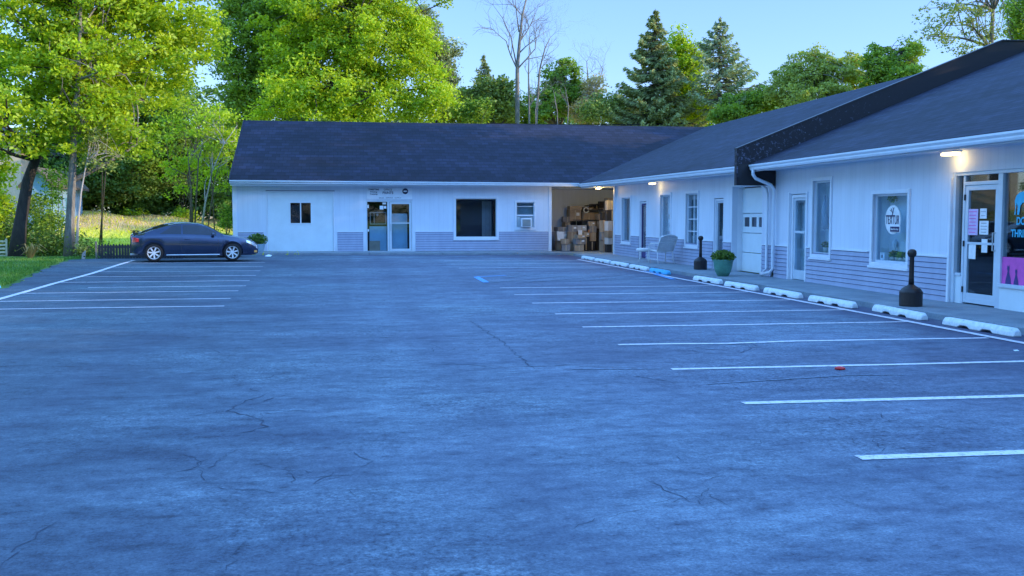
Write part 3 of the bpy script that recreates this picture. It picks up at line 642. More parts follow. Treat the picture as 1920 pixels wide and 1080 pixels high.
a = [(-4.86, 43.46+p, 2.98+q) for p, q in prof]; b_ = [(9.86, 43.46+p, 2.935+q) for p, q in prof]
for i in range(len(prof)): j = (i+1) % len(prof); mb.quad(a[i], a[j], b_[j], b_[i])
mb.poly(a); mb.poly(b_); mb.build('gutter', 'gutter_white', rb)
mb = MB(); mb.hexa([(9.935, 24.46, 2.72), (9.965, 24.46, 2.72), (9.965, 43.4, 2.835), (9.935, 43.4, 2.835), (9.935, 24.46, 2.90), (9.965, 24.46, 2.90), (9.965, 43.4, 3.02), (9.935, 43.4, 3.02)]); mb.hexa([(9.966, 24.46, 2.77), (10.56, 24.46, 2.77), (10.56, 43.4, 2.85), (9.966, 43.4, 2.85), (9.966, 24.46, 2.79), (10.56, 24.46, 2.79), (10.56, 43.4, 2.87), (9.966, 43.4, 2.87)])
mb.box(10.565, 13.2, 40.0, 46.49, 2.86, 2.88)
mb.box(-4.84, 9.93, 43.465, 43.49, 2.90, 3.06); mb.box(-4.84, 9.92, 43.491, 43.999, 2.93, 2.95); mb.box(8.74, 10.56, 44.001, 46.49, 2.86, 2.88)
mb.build('soffit', 'soffit_white', rb)
mb = MB(); mb.hexa([(-4.90, 43.36, 2.98), (-4.862, 43.36, 2.98), (-4.862, 49.9, 6.0), (-4.90, 49.9, 6.0), (-4.90, 43.36, 3.14), (-4.862, 43.36, 3.14), (-4.862, 49.9, 6.17), (-4.90, 49.9, 6.17)]); mb.build('rake_board', 'black_panel', rb)
# bay panel
mb = MB(); wbox(mb, 'N', -3.39, -.68, .155, 2.645, .018, .05)
# cut for the slider window: rebuild as four pieces
mb = MB(); wall(mb, 'N', -3.39, -.68, .15, 2.65, [(-2.47, -1.60, 1.33, 2.21)], .08)
for i, v_ in enumerate(mb.v): mb.v[i] = (v_[0], v_[1]+.03, v_[2])
bd = mb.build('bay_door', 'white_door', rb)
mb = MB(); frame(mb, 'N', -3.44, -.63, .1, 2.69, .045, -.012, .03, False); mb.build('frame', 'white_trim', bd)
mb = MB(); wbox(mb, 'N', -3.46, -.61, 2.69, 2.715, -.03, .0); mb.build('head_shadow_strip', 'lap_shadow', bd)  # dark strip drawn in place of the thin shadow over the bay door
mb = MB(); frame(mb, 'N', -2.49, -1.58, 1.31, 2.23, .035, .01, .06); wbox(mb, 'N', -2.06, -2.01, 1.345, 2.195, .012, .058); w = mb.build('window', 'white_trim', rb)
mb = MB(); wbox(mb, 'N', -2.455, -2.06, 1.345, 2.195, .045, .05); wbox(mb, 'N', -2.01, -1.615, 1.345, 2.195, .045, .05); mb.build('pane', 'glass_weak', w)
mb = MB(); niche(mb, 'N', -2.47, -1.60, 1.33, 2.21, .115, .8); mb.build('interior', 'interior_dark', w)
mb = MB(); wbox(mb, 'N', -2.42, -2.06, 1.36, 2.1, .09, .10); mb.build('blind', 'interior_dark', w)
# entry
mb = MB(); frame(mb, 'N', .70, 2.68, .10, 2.30, .05, -.01, .12); wbox(mb, 'N', 1.60, 1.69, .15, 2.25, .0, .12); en = mb.build('storefront', 'alu_frame', rb)
mb = MB(); wbox(mb, 'N', .75, 1.60, .15, 2.25, .05, .056); mb.build('pane', 'glass', en)
mb = MB(); niche(mb, 'N', .70, 2.68, .10, 2.30, .16, 1.6); mb.build('interior', 'interior_dark', en)
mb = MB(); wbox(mb, 'N', .84, 1.58, .16, 1.20, .17, .20); mb.build('panel', 'panel_teal', en)
mb = MB(); frame(mb, 'N', .86, 1.56, 1.28, 1.82, .04, .19, .24); wbox(mb, 'N', 1.03, 1.06, 1.32, 1.78, .19, .24); mb.build('inner_window', 'grey_post', en)
mb = MB(); frame(mb, 'N', 1.70, 2.62, .155, 2.24, .085, .0, .05); wbox(mb, 'N', 1.785, 2.535, 1.32, 1.36, .002, .048); dr = mb.build('door', 'alu_frame', rb)
mb = MB(); wbox(mb, 'N', 1.785, 2.535, .24, 2.155, .02, .026); mb.build('pane', 'glass', dr)
mb = MB(); wbox(mb, 'N', 1.80, 2.46, .24, 1.30, .20, .23); mb.build('panel', 'panel_teal', dr)
mb = MB(); wbox(mb, 'N', 1.80, 2.46, 1.30, 1.75, .24, .26); mb.build('blind', 'interior_grey', dr)
mb = MB(); wbox(mb, 'N', 1.73, 1.75, 1.0, 1.3, -.05, -.03); mb.build('handle', 'bare_metal', dr)
w = window(rb, 'N', rops[2], .08, .03, 'glass_weak', 'interior_dark', 1.2)
mb = MB()
for k in range(5): wbox(mb, 'N', 5.80+k*.085, 5.88+k*.085, .75, 2.3, .9+.03*(k % 2), .93+.03*(k % 2))
mb.build('curtain', 'grey_post', w)
w = window(rb, 'N', rops[3], .07, .03, 'glass', 'interior_grey', .5)
mb = MB(); wbox(mb, 'N', 7.2, 7.99, 1.64, 1.70, .03, .11); wbox(mb, 'N', 7.23, 7.96, 2.05, 2.07, .06, .08); mb.build('sash_rail', 'white_trim', w)
ac = empty('air_conditioner', (7.6, 43.9, 1.2), 'white window air conditioner mounted in the small sash window of the rear building', 'air conditioner')
mb = MB(); wbox(mb, 'N', 7.38, 7.83, 1.17, 1.56, -.25, .05); mb.build('casing', 'white_trim', ac, bevel=.012)
mb = MB(); wbox(mb, 'N', 7.42, 7.79, 1.20, 1.50, -.256, -.251); gr = mb.build('grille', 'interior_grey', ac)
mb = MB(); [wbox(mb, 'N', 7.43, 7.78, 1.215+k*.028, 1.225+k*.028, -.264, -.257) for k in range(10)]; mb.build('louvre', 'grey_post', gr)
mb = MB(); wbox(mb, 'N', 7.235, 7.375, 1.17, 1.60, .04, .06); wbox(mb, 'N', 7.835, 7.955, 1.17, 1.60, .04, .06); split_trim(mb, 'side_panel', 'interior_grey', ac)
# wing doors and windows
mb = MB(); g0, g1 = 25.1, 27.2
for i, (za, zb) in enumerate(((.10, .62), (.635, 1.16), (1.175, 1.70), (1.715, 2.40))):
    if i != 2: mb.box(WX+.31, WX+.35, g0-.3, g1, za, zb)
    else: mb.box(WX+.31, WX+.35, g0-.3, g1, za, 1.34); mb.box(WX+.31, WX+.35, g0-.3, g1, 1.60, zb)
for k in range(5): s = 27.2-k*.5; mb.box(WX+.31, WX+.35, s-.16-(0 if k else -.02), s, 1.34, 1.60)
gd = mb.build('garage_door', 'white_door', rb, bevel=.004)
mb = MB(); mb.box(WX+.33, WX+.335, g0-.3, g1, 1.34, 1.60); mb.build('pane', 'tinted_glass', gd)
mb = MB(); mb.box(WX+.16, WX+.36, g1, g1+.02, .1, 2.45); mb.box(WX+.16, WX+.36, g0-.3, g1, 2.43, 2.45); mb.box(WX+.0, WX+.36, g0-.31, g0-.302, .1, 2.45); mb.build('jamb', 'white_trim', gd)
door(rb, 'E', wops[1][:2]+(.10, 2.13), inmat='interior_grey', trim=.05, recess=.07)
window(rb, 'E', wops[2], inmat='interior_grey', D=.35, muntins=(2, 4))
window(rb, 'E', wops[3], inmat='interior_white', D=.30)
door(rb, 'E', wops[4][:2]+(.10, 2.15), mat='indigo', inmat='interior_dark', trim=.05, recess=.07)
window(rb, 'E', wops[5], inmat='interior_white', D=.30)

def E_(px, py, X=10.6):
    d = ray(px, py); t = X/d.x; return d.y*t, CH+d.z*t
def place_box(name, mat, s0, s1, z0, z1, d0, d1, label, cat, pl='E', group=None, parent=None, bevel=0):
    mb = MB(); wbox(mb, pl, s0, s1, z0, z1, d0, d1); o = mb.build(name, mat, parent, bevel=bevel)
    if parent is None: tag(o, label, cat, group)
    return o
# curtains and goods behind glass
def curtain(s0, s1, z0, z1, d, label, mat='curtain', n=24):
    mb = MB()
    for i in range(n):
        a, b_ = s0+(s1-s0)*i/n, s0+(s1-s0)*(i+1)/n; da, db = d+.02*math.sin(i*1.9), d+.02*math.sin((i+1)*1.9)
        mb.quad(P('E', a, z0, da), P('E', b_, z0, db), P('E', b_, z1, db), P('E', a, z1, da))
    return tag(mb.build('curtain', mat, smooth=True), label, 'curtain')
curtain(30.05, 30.45, .8, 2.28, .2, 'white curtain panel at the near side of the window behind the black ash bin'); curtain(30.62, 31.05, .8, 2.28, .2, 'white curtain panel at the far side of the window behind the black ash bin')
curtain(32.8, 33.7, .75, 2.28, .22, 'pale lace curtain in the window behind the white chair', 'interior_white')
curtain(38.3, 38.75, .72, 2.26, .2, 'pale curtain in the farthest tall window of the wing')
mb = MB()
for r in range(3):
    for k in range(4):
        s, z = 32.95+k*.19, 1.05+r*.28
        mb.poly([P('E', s+.06*math.cos(t), z+.10*math.sin(t), .205) for t in [i*math.pi/5 for i in range(10)]])
tag(mb.build('lace_pattern', 'grey_post'), 'dark cutwork pattern of three rows across the lace curtain behind the white chair', 'pattern')
def tuft(name, mat, centre, rad, n, size, parent=None, flat=.8):
    c = rng.normal(0, 1, (n, 3)); c /= np.linalg.norm(c, axis=1)[:, None]; c *= (rng.random(n)**.4)[:, None]
    c = c*np.array([rad, rad, rad*flat])+np.array(centre)
    return leaf_obj(name, mat, c, size, rng.random(n), parent)
def leaf_obj(name, mat, c, size, tint, parent=None, droop=0.0, aspect=.55, up=None):
    n = len(c); sz = size*(.6+.8*rng.random(n))[:, None]
    u = rng.normal(0, 1, (n, 3)); u[:, 2] = u[:, 2]*.6-droop; u /= np.linalg.norm(u, axis=1)[:, None]
    if up is not None: u = up/np.linalg.norm(up, axis=1)[:, None]
    w = rng.normal(0, 1, (n, 3)); w -= (w*u).sum(1)[:, None]*u; w /= np.linalg.norm(w, axis=1)[:, None]
    V = np.empty((n, 4, 3)); V[:, 0] = c-u*sz*.5; V[:, 1] = c+w*sz*aspect*.5; V[:, 2] = c+u*sz*.5; V[:, 3] = c-w*sz*aspect*.5
    me = bpy.data.meshes.new(name); me.vertices.add(4*n); me.vertices.foreach_set('co', V.ravel())
    me.loops.add(4*n); me.loops.foreach_set('vertex_index', np.arange(4*n, dtype=np.int32)); me.polygons.add(n)
    me.polygons.foreach_set('loop_start', np.arange(0, 4*n, 4, dtype=np.int32)); me.polygons.foreach_set('loop_total', np.full(n, 4, dtype=np.int32))
    at_ = me.attributes.new('tint', 'FLOAT', 'FACE'); at_.data.foreach_set('value', np.clip(tint, 0, 1).astype(np.float32))
    me.materials.append(MATS[mat]); me.update(calc_edges=True)
    o = bpy.data.objects.new(name, me); COL.objects.link(o)
    if parent is not None:
        o.parent = parent
        if parent.type == 'EMPTY': o.matrix_parent_inverse = Matrix.Translation(parent.location).inverted()
    return o
def bouquet(s, z, d, r, label, potmat='cream', leaf='leaf_mid', flowers=True, ph=.12):
    x, y = WX+d, s
    t = empty('potted_plant', (x, y, z), label, 'plant')
    mb = MB(); mb.lathe([(.035, z), (.05, z+ph*.5), (.055, z+ph)], (x, y, 0), 12); mb.build('pot', potmat, t, smooth=True)
    tuft('foliage', leaf, (x, y, z+ph+r*.6), r, 130, .05, t)
    if flowers: tuft('blossom', 'dry', (x, y, z+ph+r*.9), r*.9, 35, .045, t)
    return t
bouquet(37.9, .72, .22, .14, 'small potted plant on the sill of the farthest tall window', 'pot_brown')
bouquet(21.5, .80, .24, .14, 'flower arrangement at the near end of the tall narrow window sill', 'pot_brown', 'leaf_olive'); bouquet(21.78, .80, .26, .10, 'small plant at the middle of the tall narrow window sill', 'cream', 'leaf_mid'); bouquet(22.0, .80, .25, .09, 'small plant at the far end of the tall narrow window sill', 'cream', 'leaf_olive')
for k, (s, lab) in enumerate(((19.0, 'leafy plant beside the far number box under the round shop sign'), (18.86, 'low plant second from the far box under the round shop sign'), (18.70, 'bright yellow flowered plant in the middle under the round shop sign'), (18.55, 'dark leafy plant right of the yellow one under the round shop sign'), (18.40, 'plant beside the near number box under the round shop sign'))):
    bouquet(s, .74, .22+.03*(k % 2), .085, lab, 'cream', ('leaf_mid', 'leaf_dark', 'leaf_bright', 'leaf_dark', 'leaf_olive')[k], k % 2 == 0, .07)
for s, lab in ((19.20, 'white box with a dark square emblem at the far end of the round sign window'), (18.22, 'white box with a dark square emblem at the near end of the round sign window')):
    t = empty('display_box', (WX+.14, s, .74), lab, 'box')
    mb = MB(); wbox(mb, 'E', s-.085, s+.085, .745, .89, .10, .20); mb.build('box', 'paper', t, bevel=.005)
    mb = MB(); wbox(mb, 'E', s-.02, s+.02, .785, .845, .096, .099); mb.build('emblem', 'ink', t)
mb = MB(); mb.lathe([(.05, .745), (.06, .80), (.03, .9), (.02, .98), (.05, 1.03), (.055, 1.10), (.02, 1.16)], (WX+.3, 19.08, 0), 12); tag(mb.build('figurine', 'interior_white', smooth=True), 'pale figurine standing at the far end of the round sign window', 'figurine')
o = tuft('hanging_plant', 'leaf_mid', (WX+.25, 19.12, 1.98), .1, 160, .05); tag(o, 'trailing plant hanging in the upper far corner of the round sign window', 'plant')
mb = MB(); mb.tube([P('E', 22.02, 2.1, .22), P('E', 22.0, 1.7, .2), P('E', 21.9, 1.35, .21)], [.02, .06, .09], 8); tag(mb.build('glass_ornament', 'panel_teal', smooth=True), 'pale teal ornament hanging in the tall narrow window', 'ornament')
mb = MB(); wbox(mb, 'E', 21.35, 21.8, .80, 1.3, .26, .29); tag(mb.build('picture_frame', 'pot_brown'), 'brown framed picture behind the flowers in the tall narrow window', 'picture')
# round shop sign
sy, sz = E_(1675, 412); rad = .285
t = empty('shop_sign', (WX+.06, sy, sz), 'round white shop sign lettered TEXTUR hanging in the window', 'sign')
mb = MB(); n = 40
a = [(WX+.035, sy+rad*math.cos(i*2*math.pi/n)*1.0, sz+rad*math.sin(i*2*math.pi/n)) for i in range(n)]; b_ = [(x+.02, y, z) for x, y, z in a]
mb.poly(a); mb.poly(b_[::-1]); [mb.quad(a[i], a[(i+1) % n], b_[(i+1) % n], b_[i]) for i in range(n)]
mb.build('disc', 'paper', t)
o = text('lettering', 'TEXTUR', .25, 'navy_sign', t, (WX+.030, sy, sz-.01), 'E', sx=.50, bold=.0, space=1.12); o.matrix_parent_inverse = Matrix.Translation(t.location).inverted()
mb = MB(); wbox(mb, 'E', sy-.02, sy+.23, sz+.065, sz+.09, .026, .031); wbox(mb, 'E', sy-.09, sy-.01, sz+.065, sz+.09, .026, .031)
mb.tube([P('E', sy+.03, sz+.04, .03), P('E', sy-.0, sz+.13, .03), P('E', sy+.05, sz+.22, .03)], .006, 5); mb.tube([P('E', sy+.0, sz+.10, .03), P('E', sy-.03, sz+.2, .03), P('E', sy-.05, sz+.24, .03)], .006, 5); mb.tube([P('E', sy+.02, sz+.16, .03), P('E', sy+.10, sz+.19, .03)], .005, 5); mb.tube([P('E', sy-.03, sz+.2, .03), P('E', sy-.0, sz+.24, .03)], .004, 5)
mb.build('twig_emblem', 'navy_sign', t)
mb = MB(); wbox(mb, 'E', sy-.31, sy+.07, sz-.245, sz-.125, .018, .03); mb.build('name_plate', 'paper', t)
mb = MB(); wbox(mb, 'E', sy-.29, sy+.05, sz-.235, sz-.135, .014, .0178); mb.build('name_field', 'navy_sign', t)
o = text('lettering', 'Natural Ideas House', .062, 'paper', t, (WX+.011, sy-.12, sz-.185), 'E', sx=.55); o.matrix_parent_inverse = Matrix.Translation(t.location).inverted()
# posters on the storefront
def poster(x0, y0, x1, y1, mat, label, d, lines=0, lm='ink', cat='poster'):
    s0, z1 = E_(x0, y0, WX+d); s1, z0 = E_(x1, y1, WX+d)
    t = empty('poster', (WX+d, (s0+s1)/2, z0), label, cat)
    mb = MB(); wbox(mb, 'E', s1, s0, z0, z1, d-.004, d); mb.build('sheet', mat, t)
    if lines:
        mb = MB(); h = (z1-z0)
        for k in range(lines):
            z = z1-h*(k+.8)/(lines+.6); w_ = (s0-s1)*random.uniform(.55, .8)/2; c_ = (s0+s1)/2; wbox(mb, 'E', c_-w_, c_+w_, z-h*.014, z+h*.014, d-.007, d-.0045)
        mb.build('print', lm, t)
    return t
poster(1815, 392, 1833, 441, 'paper_pink', 'lilac notice with rows of print on the upper door glass', .07, 7, 'magenta')
poster(1838, 391, 1850, 410, 'paper', 'small white notice on the upper right of the door glass', .07, 2)
poster(1837, 414, 1853, 440, 'paper', 'white notice with printed lines right of the lilac one on the door glass', .07, 4)
poster(1817, 454, 1829, 486, 'paper', 'white sheet on the lower left of the door glass', .07, 0)
poster(1841, 448, 1851, 474, 'paper', 'narrow white strip below the door rail at the right', .07, 0)
poster(1867, 385, 1880, 440, 'paper', 'tall white notice at the left edge of the big storefront window', .07, 3, 'paper_pink')
ps = poster(1874, 481, 1945, 542, 'magenta', 'magenta banner with two dark seated cats at the bottom of the storefront window', .07, 0, cat='banner')
s0, zz = E_(1889, 537)
mb = MB()
for off, sc_ in ((0, 1.0), (-.20, .85)):
    pr = [(.085, 0), (.075, .10), (.045, .20), (.03, .26), (.045, .31), (.04, .37), (.025, .34), (.005, .35), (-.01, .37), (-.02, .31), (-.01, .25), (-.05, .14), (-.07, .05), (-.09, 0)]
    mb.poly([P('E', s0+off+a*sc_, zz+b_*sc_*.95, .062) for a, b_ in pr])
o = mb.build('cat_silhouette', 'indigo', ps)
sD, zD = E_(1904, 415); sT, zT = E_(1894, 438)
t = empty('window_lettering', (WX+.065, sT, zT), 'pale blue letters and animal silhouette on the big storefront window', 'lettering')
for body, s, z, size in (('DOG', sD, zD, .17), ('THRIFT', sT, zT, .17)):
    o = text('word', body, size, 'cyan_letter', t, (WX+.066, s, z), 'E', 'LEFT', .85, .004); o.matrix_parent_inverse = Matrix.Translation(t.location).inverted()
s0, zz = E_(1900, 405)
pr = [(0, .02), (.02, .13), (.0, .25), (.04, .33), (.12, .38), (.28, .40), (.34, .47), (.40, .46), (.48, .40), (.47, .36), (.40, .34), (.38, .2), (.40, .02), (.35, .02), (.32, .18), (.28, .22), (.20, .21), (.15, .17), (.12, .02), (.07, .02), (.08, .15), (.05, .22), (.03, .10), (.035, .02)]
mb = MB(); mb.poly([P('E', s0-a, zz+b_, .066) for a, b_ in pr]); mb.build('dog_silhouette', 'cyan_letter', t)
# shop interior glimpses
place_box('display_counter', 'pot_brown', 13.4, 14.9, .1, .95, 1.1, 1.5, 'dark counter inside behind the storefront window', 'counter')
mb = MB(); mb.lathe([(.12, .12), (.16, .5), (.15, .9), (.09, .95)], (WX+.7, 15.75, 0), 14); tag(mb.build('floor_vase', 'pot_brown', smooth=True), 'brown rounded vase standing inside behind the storefront door', 'vase')
# rear notices
t = empty('sign_board', (1.7, 43.95, 2.3), 'white sign board with blue print and a round logo above the rear entrance', 'sign')
mb = MB(); wbox(mb, 'N', .74, 2.66, 2.34, 2.84, -.045, -.02); mb.build('board', 'white_trim', t, bevel=.005)
def ntext(body, size, s, z, mat='ink', sx=1, al='CENTER', bold=0):
    o = text('lettering', body, size, mat, t, (s, WY-.047, z), 'N', al, sx, bold); o.matrix_parent_inverse = Matrix.Translation(t.location).inverted()
ntext('TYPESETTING', .085, 1.03, 2.765, sx=.85, bold=.004); ntext('Printing', .085, 1.03, 2.665, sx=1.1, bold=.002); ntext('Copying', .085, 1.03, 2.575, sx=1.1, bold=.002)
ntext('OFFICE', .11, 1.63, 2.76, sx=1.0, bold=.001); ntext('PRINTS', .15, 1.63, 2.625, sx=.95, bold=.003); ntext('SALES   SERVICE   SUPPLY', .07, 1.72, 2.415, sx=1.2)
mb = MB(); mb.poly([(2.37+.125*math.cos(i*math.pi/14), WY-.049, 2.70+.125*math.sin(i*math.pi/14)) for i in range(28)]); mb.build('logo', 'ink', t)
mb = MB(); mb.poly([(2.37+.085*math.cos(i*math.pi/14), WY-.051, 2.70+.03*math.sin(i*math.pi/14)) for i in range(28)]); mb.build('logo_band', 'white_trim', t)
for (a, b_, c, d), lab in zip(((1.40, 1.55, 2.14, 2.22), (1.28, 1.44, 1.92, 2.08), (1.46, 1.56, 1.96, 2.07), (.76, .82, 1.98, 2.12), (.76, .82, .98, 1.08)), ('small white sticker at the top of the rear entrance side glass', 'square white notice on the upper side glass of the rear entrance', 'round edged white sticker beside the square notice at the rear entrance', 'white sticker at the top left edge of the rear entrance glass', 'white sticker low on the left edge of the rear entrance glass')):
    place_box('sticker', 'paper', a, b_, c, d, .044, .048, lab, 'sticker', 'N')
t = empty('cardboard_carton', (1.05, WY+.12, .15), 'brown carton standing inside the glass left of the rear door', 'carton'); mb = MB(); wbox(mb, 'N', .83, 1.28, .16, .58, .06, .16); mb.build('box', 'carton', t)
mb = MB(); mb.lathe([(.0, 1.62), (.04, 1.66), (.07, 1.72), (.03, 1.76)], (1.18, WY+.3, 0), 12); tag(mb.build('hanging_lamp', 'grey_post', smooth=True), 'small grey lamp hanging behind the rear entrance glass', 'lamp')

# ---- porch lamps
def porch_lamp(x, y, z, label, ln=.34, power=16):
    t = empty('porch_lamp', (x, y, z), label, 'lamp', 'lit ceiling lamps under the eaves')
    mb = MB(); mb.box(x-.09, x+.09, y-ln/2, y+ln/2, z-.03, z); mb.build('housing', 'white_trim', t, bevel=.006)
    mb = MB(); mb.box(x-.075, x+.075, y-ln/2+.012, y+ln/2-.012, z-.085, z-.031); mb.build('diffuser', 'lamp_glow', t, bevel=.015)
    l = bpy.data.lights.new('lamp_light', 'POINT'); l.shadow_soft_size = .07; l.energy = power; l.color = (1, .66, .20)
    o = bpy.data.objects.new('lamp_light', l); COL.objects.link(o); o.parent = t; o.location = (0, 0, -.17)
porch_lamp(10.36, 16.45, 2.764, 'lit lamp above the glass storefront door', .42, 3.8)
porch_lamp(10.25, 33.85, 2.80, 'lit lamp above the window with the white chair', .42, 4)
porch_lamp(10.35, 41.9, 2.855, 'lit lamp in the corner porch above the stacked cartons', .5, 60)

# ------------------------------------------------------------------ wheel stops
def wheel_stop(name_mat, x, y, label, rz=0, ln=1.66, group='wheel stops along the shop front'):
    prof = [(-.085, .0), (-.075, .06), (-.045, .115), (.045, .115), (.075, .06), (.085, .0)]
    mb = MB(); ns = 28; rings = []
    for i in range(ns+1):
        u = -ln/2+ln*i/ns; e = min(1, (ln/2-abs(u))/.06); s_ = .72+.28*math.sqrt(max(0, 1-(1-e)**2))
        foot = 0.035 if (.14 < abs(u) < .36) else 0.0
        wob = .003*math.sin(u*23+x*7+y*3)
        rings.append([(a*s_+wob, u, foot+(b_*s_*(1-foot/.12))) for a, b_ in prof])
    for a, b_ in zip(rings[:-1], rings[1:]):
        for k in range(6): j = (k+1) % 6; mb.quad(a[k], a[j], b_[j], b_[k])
    mb.poly(rings[0]); mb.poly(rings[-1][::-1])
    o = mb.build('wheel_stop', name_mat); o.location = (x, y, float(gz(x, y))+.002); o.rotation_euler = (0, 0, rz)
    bm = bmesh.new(); bm.from_mesh(o.data); bmesh.ops.remove_doubles(bm, verts=bm.verts, dist=.0005); bmesh.ops.recalc_face_normals(bm, faces=bm.faces); bm.to_mesh(o.data); bm.free()
    m_ = o.modifiers.new('b', 'BEVEL'); m_.width = .015; m_.segments = 2; m_.limit_method = 'ANGLE'; m_.angle_limit = R(25)
    return tag(o, label, 'wheel stop', group)
stops = [(8.86, 13.23, 'nearest white wheel stop, in front of the storefront door'), (8.88, 15.44, 'white wheel stop beside the near black ash bin'), (8.76, 17.55, 'white wheel stop in front of the round sign window'),
         (8.76, 19.72, 'white wheel stop in front of the tall narrow window'), (8.72, 21.86, 'white wheel stop just nearer than the green planter'), (8.74, 24.10, 'white wheel stop at the foot of the green planter')]
for i, (x, y, lab) in enumerate(stops): wheel_stop('stop_white', x, y, lab, rz=random.uniform(-.045, .05))
wheel_stop('stop_blue', 8.76, 28.1, 'bright blue wheel stop, the only blue one in the row')
for k, lab in enumerate(('white wheel stop touching the far end of the blue one', 'second white wheel stop beyond the blue one', 'third white wheel stop beyond the blue one', 'farthest white wheel stop of the row near the cartons')):
    wheel_stop('stop_white', 8.80+.02*k, 30.35+k*2.35, lab, rz=random.uniform(-.02, .02), ln=1.9)
wheel_stop('stop_blue', -7.86, 23.9, 'blue wheel stop half out of view at the edge of the lawn', group='blue stop by the lawn', ln=1.2)

# ------------------------------------------------------------------ ash bins
def ash_bin(x, y, z, label, mat, sc_=1):
    t = empty('ash_bin', (x, y, z), label, 'ash bin', 'smokers posts by the walkway')
    mb = MB(); mb.lathe([(.185, 0), (.19, .02), (.19, .22), (.185, .25), (.15, .30), (.08, .345), (.045, .37)], (x, y, z), 28); mb.build('base', mat, t, smooth=False)
    mb = MB(); mb.lathe([(.048, .36), (.042, .5), (.038, .82), (.045, .84)], (x, y, z), 16); mb.build('neck', mat, t, smooth=True)
    mb = MB(); mb.lathe([(.045, .835), (.068, .86), (.075, .90), (.068, .94), (.035, .965), (.0, .97)], (x, y, z), 20); hd = mb.build('head', mat, t, smooth=True)
    mb = MB(); mb.lathe([(.018, -.078), (.018, -.070)], (0, 0, 0), 12, 'y'); o = mb.build('opening', 'black_plastic', hd); mb2 = o
    for v_ in o.data.vertices: v_.co = (v_.co.y+x, v_.co.x+y, v_.co.z+z+.90)
    mb = MB(); mb.tube([(x+.192*math.cos(a), y+.192*math.sin(a), z+.235) for a in [i*math.pi/12 for i in range(25)]], .006, 6); mb.build('rim', mat, t)
ash_bin(9.42, 16.0, .10, 'near dark ash bin with tall neck standing between two wheel stops', 'brown_plastic')
ash_bin(9.95, 28.05, .10, 'farther black ash bin with tall neck beside the green planter', 'black_plastic')
# ------------------------------------------------------------------ planters
x, y, z = 9.42, 24.85, .10
t = empty('planter', (x, y, z), 'large green glazed planter with a bushy dark plant on the walkway edge', 'planter')
mb = MB(); mb.lathe([(.13, 0), (.15, .02), (.20, .12), (.235, .25), (.25, .36), (.265, .40), (.265, .43), (.24, .43), (.235, .40)], (x, y, z), 32); mb.build('pot', 'green_glaze', t, smooth=True)
mb = MB(); mb.lathe([(.232, .39), (.0, .40)], (x, y, z), 20); mb.build('soil', 'soil', t)
tuft('foliage', 'leaf_dark', (x, y, z+.50), .31, 1100, .07, t, .55); tuft('blossom', 'dry', (x, y, z+.56), .28, 35, .03, t, .5)
x, y, z = at(483, 455, 42.9).x, 42.9, .16
t = empty('planter', (x, y, z), 'planter with a round dark shrub by the rear wall in front of the car nose', 'planter')
mb = MB(); mb.lathe([(.20, 0), (.22, .02), (.27, .15), (.30, .30), (.31, .34), (.28, .34)], (x, y, z), 24); mb.build('pot', 'panel_teal', t, smooth=True)
tuft('foliage', 'leaf_dark', (x, y, z+.52), .42, 1300, .08, t, .62)
# ------------------------------------------------------------------ wicker chair
def armchair(x, y, z, rz, label):
    t = empty('armchair', (x, y, z), label, 'chair', rz=0)
    def bl(mb, name, mat='wicker_white', par=t, **k):
        mb.v = [(p[0]*math.cos(rz)-p[1]*math.sin(rz)+x, p[0]*math.sin(rz)+p[1]*math.cos(rz)+y, p[2]+z) for p in mb.v]; return mb.build(name, mat, par, **k)
    # local: seat faces +X, back at -X
    mb = MB(); n = 14
    for i in range(n):
        for j in range(8):
            def S(i, j): a = -.27+.54*i/n; h = j/8; bow = .05*(1-(a/.27)**2); return (-.24-.30*h-bow*.8+.0, a*(1+.1*h), .40+.47*h+.05*h*(1-(a/.27)**2))
            mb.quad(S(i, j), S(i+1, j), S(i+1, j+1), S(i, j+1))
    o = bl(mb, 'backrest', smooth=True); m_ = o.modifiers.new('s', 'SOLIDIFY'); m_.thickness = .025
    mb = MB()
    for i in range(n+1):
        pass
    mb.tube([(-.24, -.28, .38), (-.40, -.30, .62), (-.55, -.29, .86), (-.60, -.15, .92), (-.61, 0, .94), (-.60, .15, .92), (-.55, .29, .86), (-.40, .30, .62), (-.24, .28, .38)], .017, 8); bl(mb, 'back_frame', smooth=True)
    mb = MB(); mb.hexa([(-.27, -.26, .36), (.26, -.27, .40), (.26, .27, .40), (-.27, .26, .36), (-.27, -.26, .40), (.26, -.27, .445), (.26, .27, .445), (-.27, .26, .40)]); bl(mb, 'seat', bevel=.015)
    for s_ in (-1, 1):
        mb = MB(); mb.tube([(-.44, .30*s_, .66), (-.2, .32*s_, .66), (.12, .32*s_, .65), (.24, .32*s_, .60), (.28, .31*s_, .48), (.27, .30*s_, .2), (.29, .30*s_, .0)], .018, 8); bl(mb, 'armrest', smooth=True)
        mb = MB(); mb.tube([(-.26, .27*s_, .40), (-.28, .28*s_, .2), (-.36, .29*s_, 0)], .017, 8); bl(mb, 'leg', smooth=True)
        mb = MB()
        for k in range(5): mb.tube([(-.15+k*.08, .31*s_, .44), (-.15+k*.08, .32*s_, .65)], .006, 5)
        mb.tube([(-.32, .285*s_, .14), (.27, .30*s_, .14)], .010, 6); bl(mb, 'arm_weave')
    return t
armchair(10.0, 31.95, .10, R(100), 'white wicker armchair with a reclined back standing against the wing wall')
x, y, z = 9.78, 33.2, .10
t = empty('footstool', (x, y, z), 'low white wicker stool just beyond the white armchair', 'stool')
mb = MB(); mb.lathe([(.20, .34), (.25, .37), (.26, .42), (.22, .46), (.0, .47)], (x, y, z), 20); mb.build('seat', 'wicker_white', t, smooth=True)
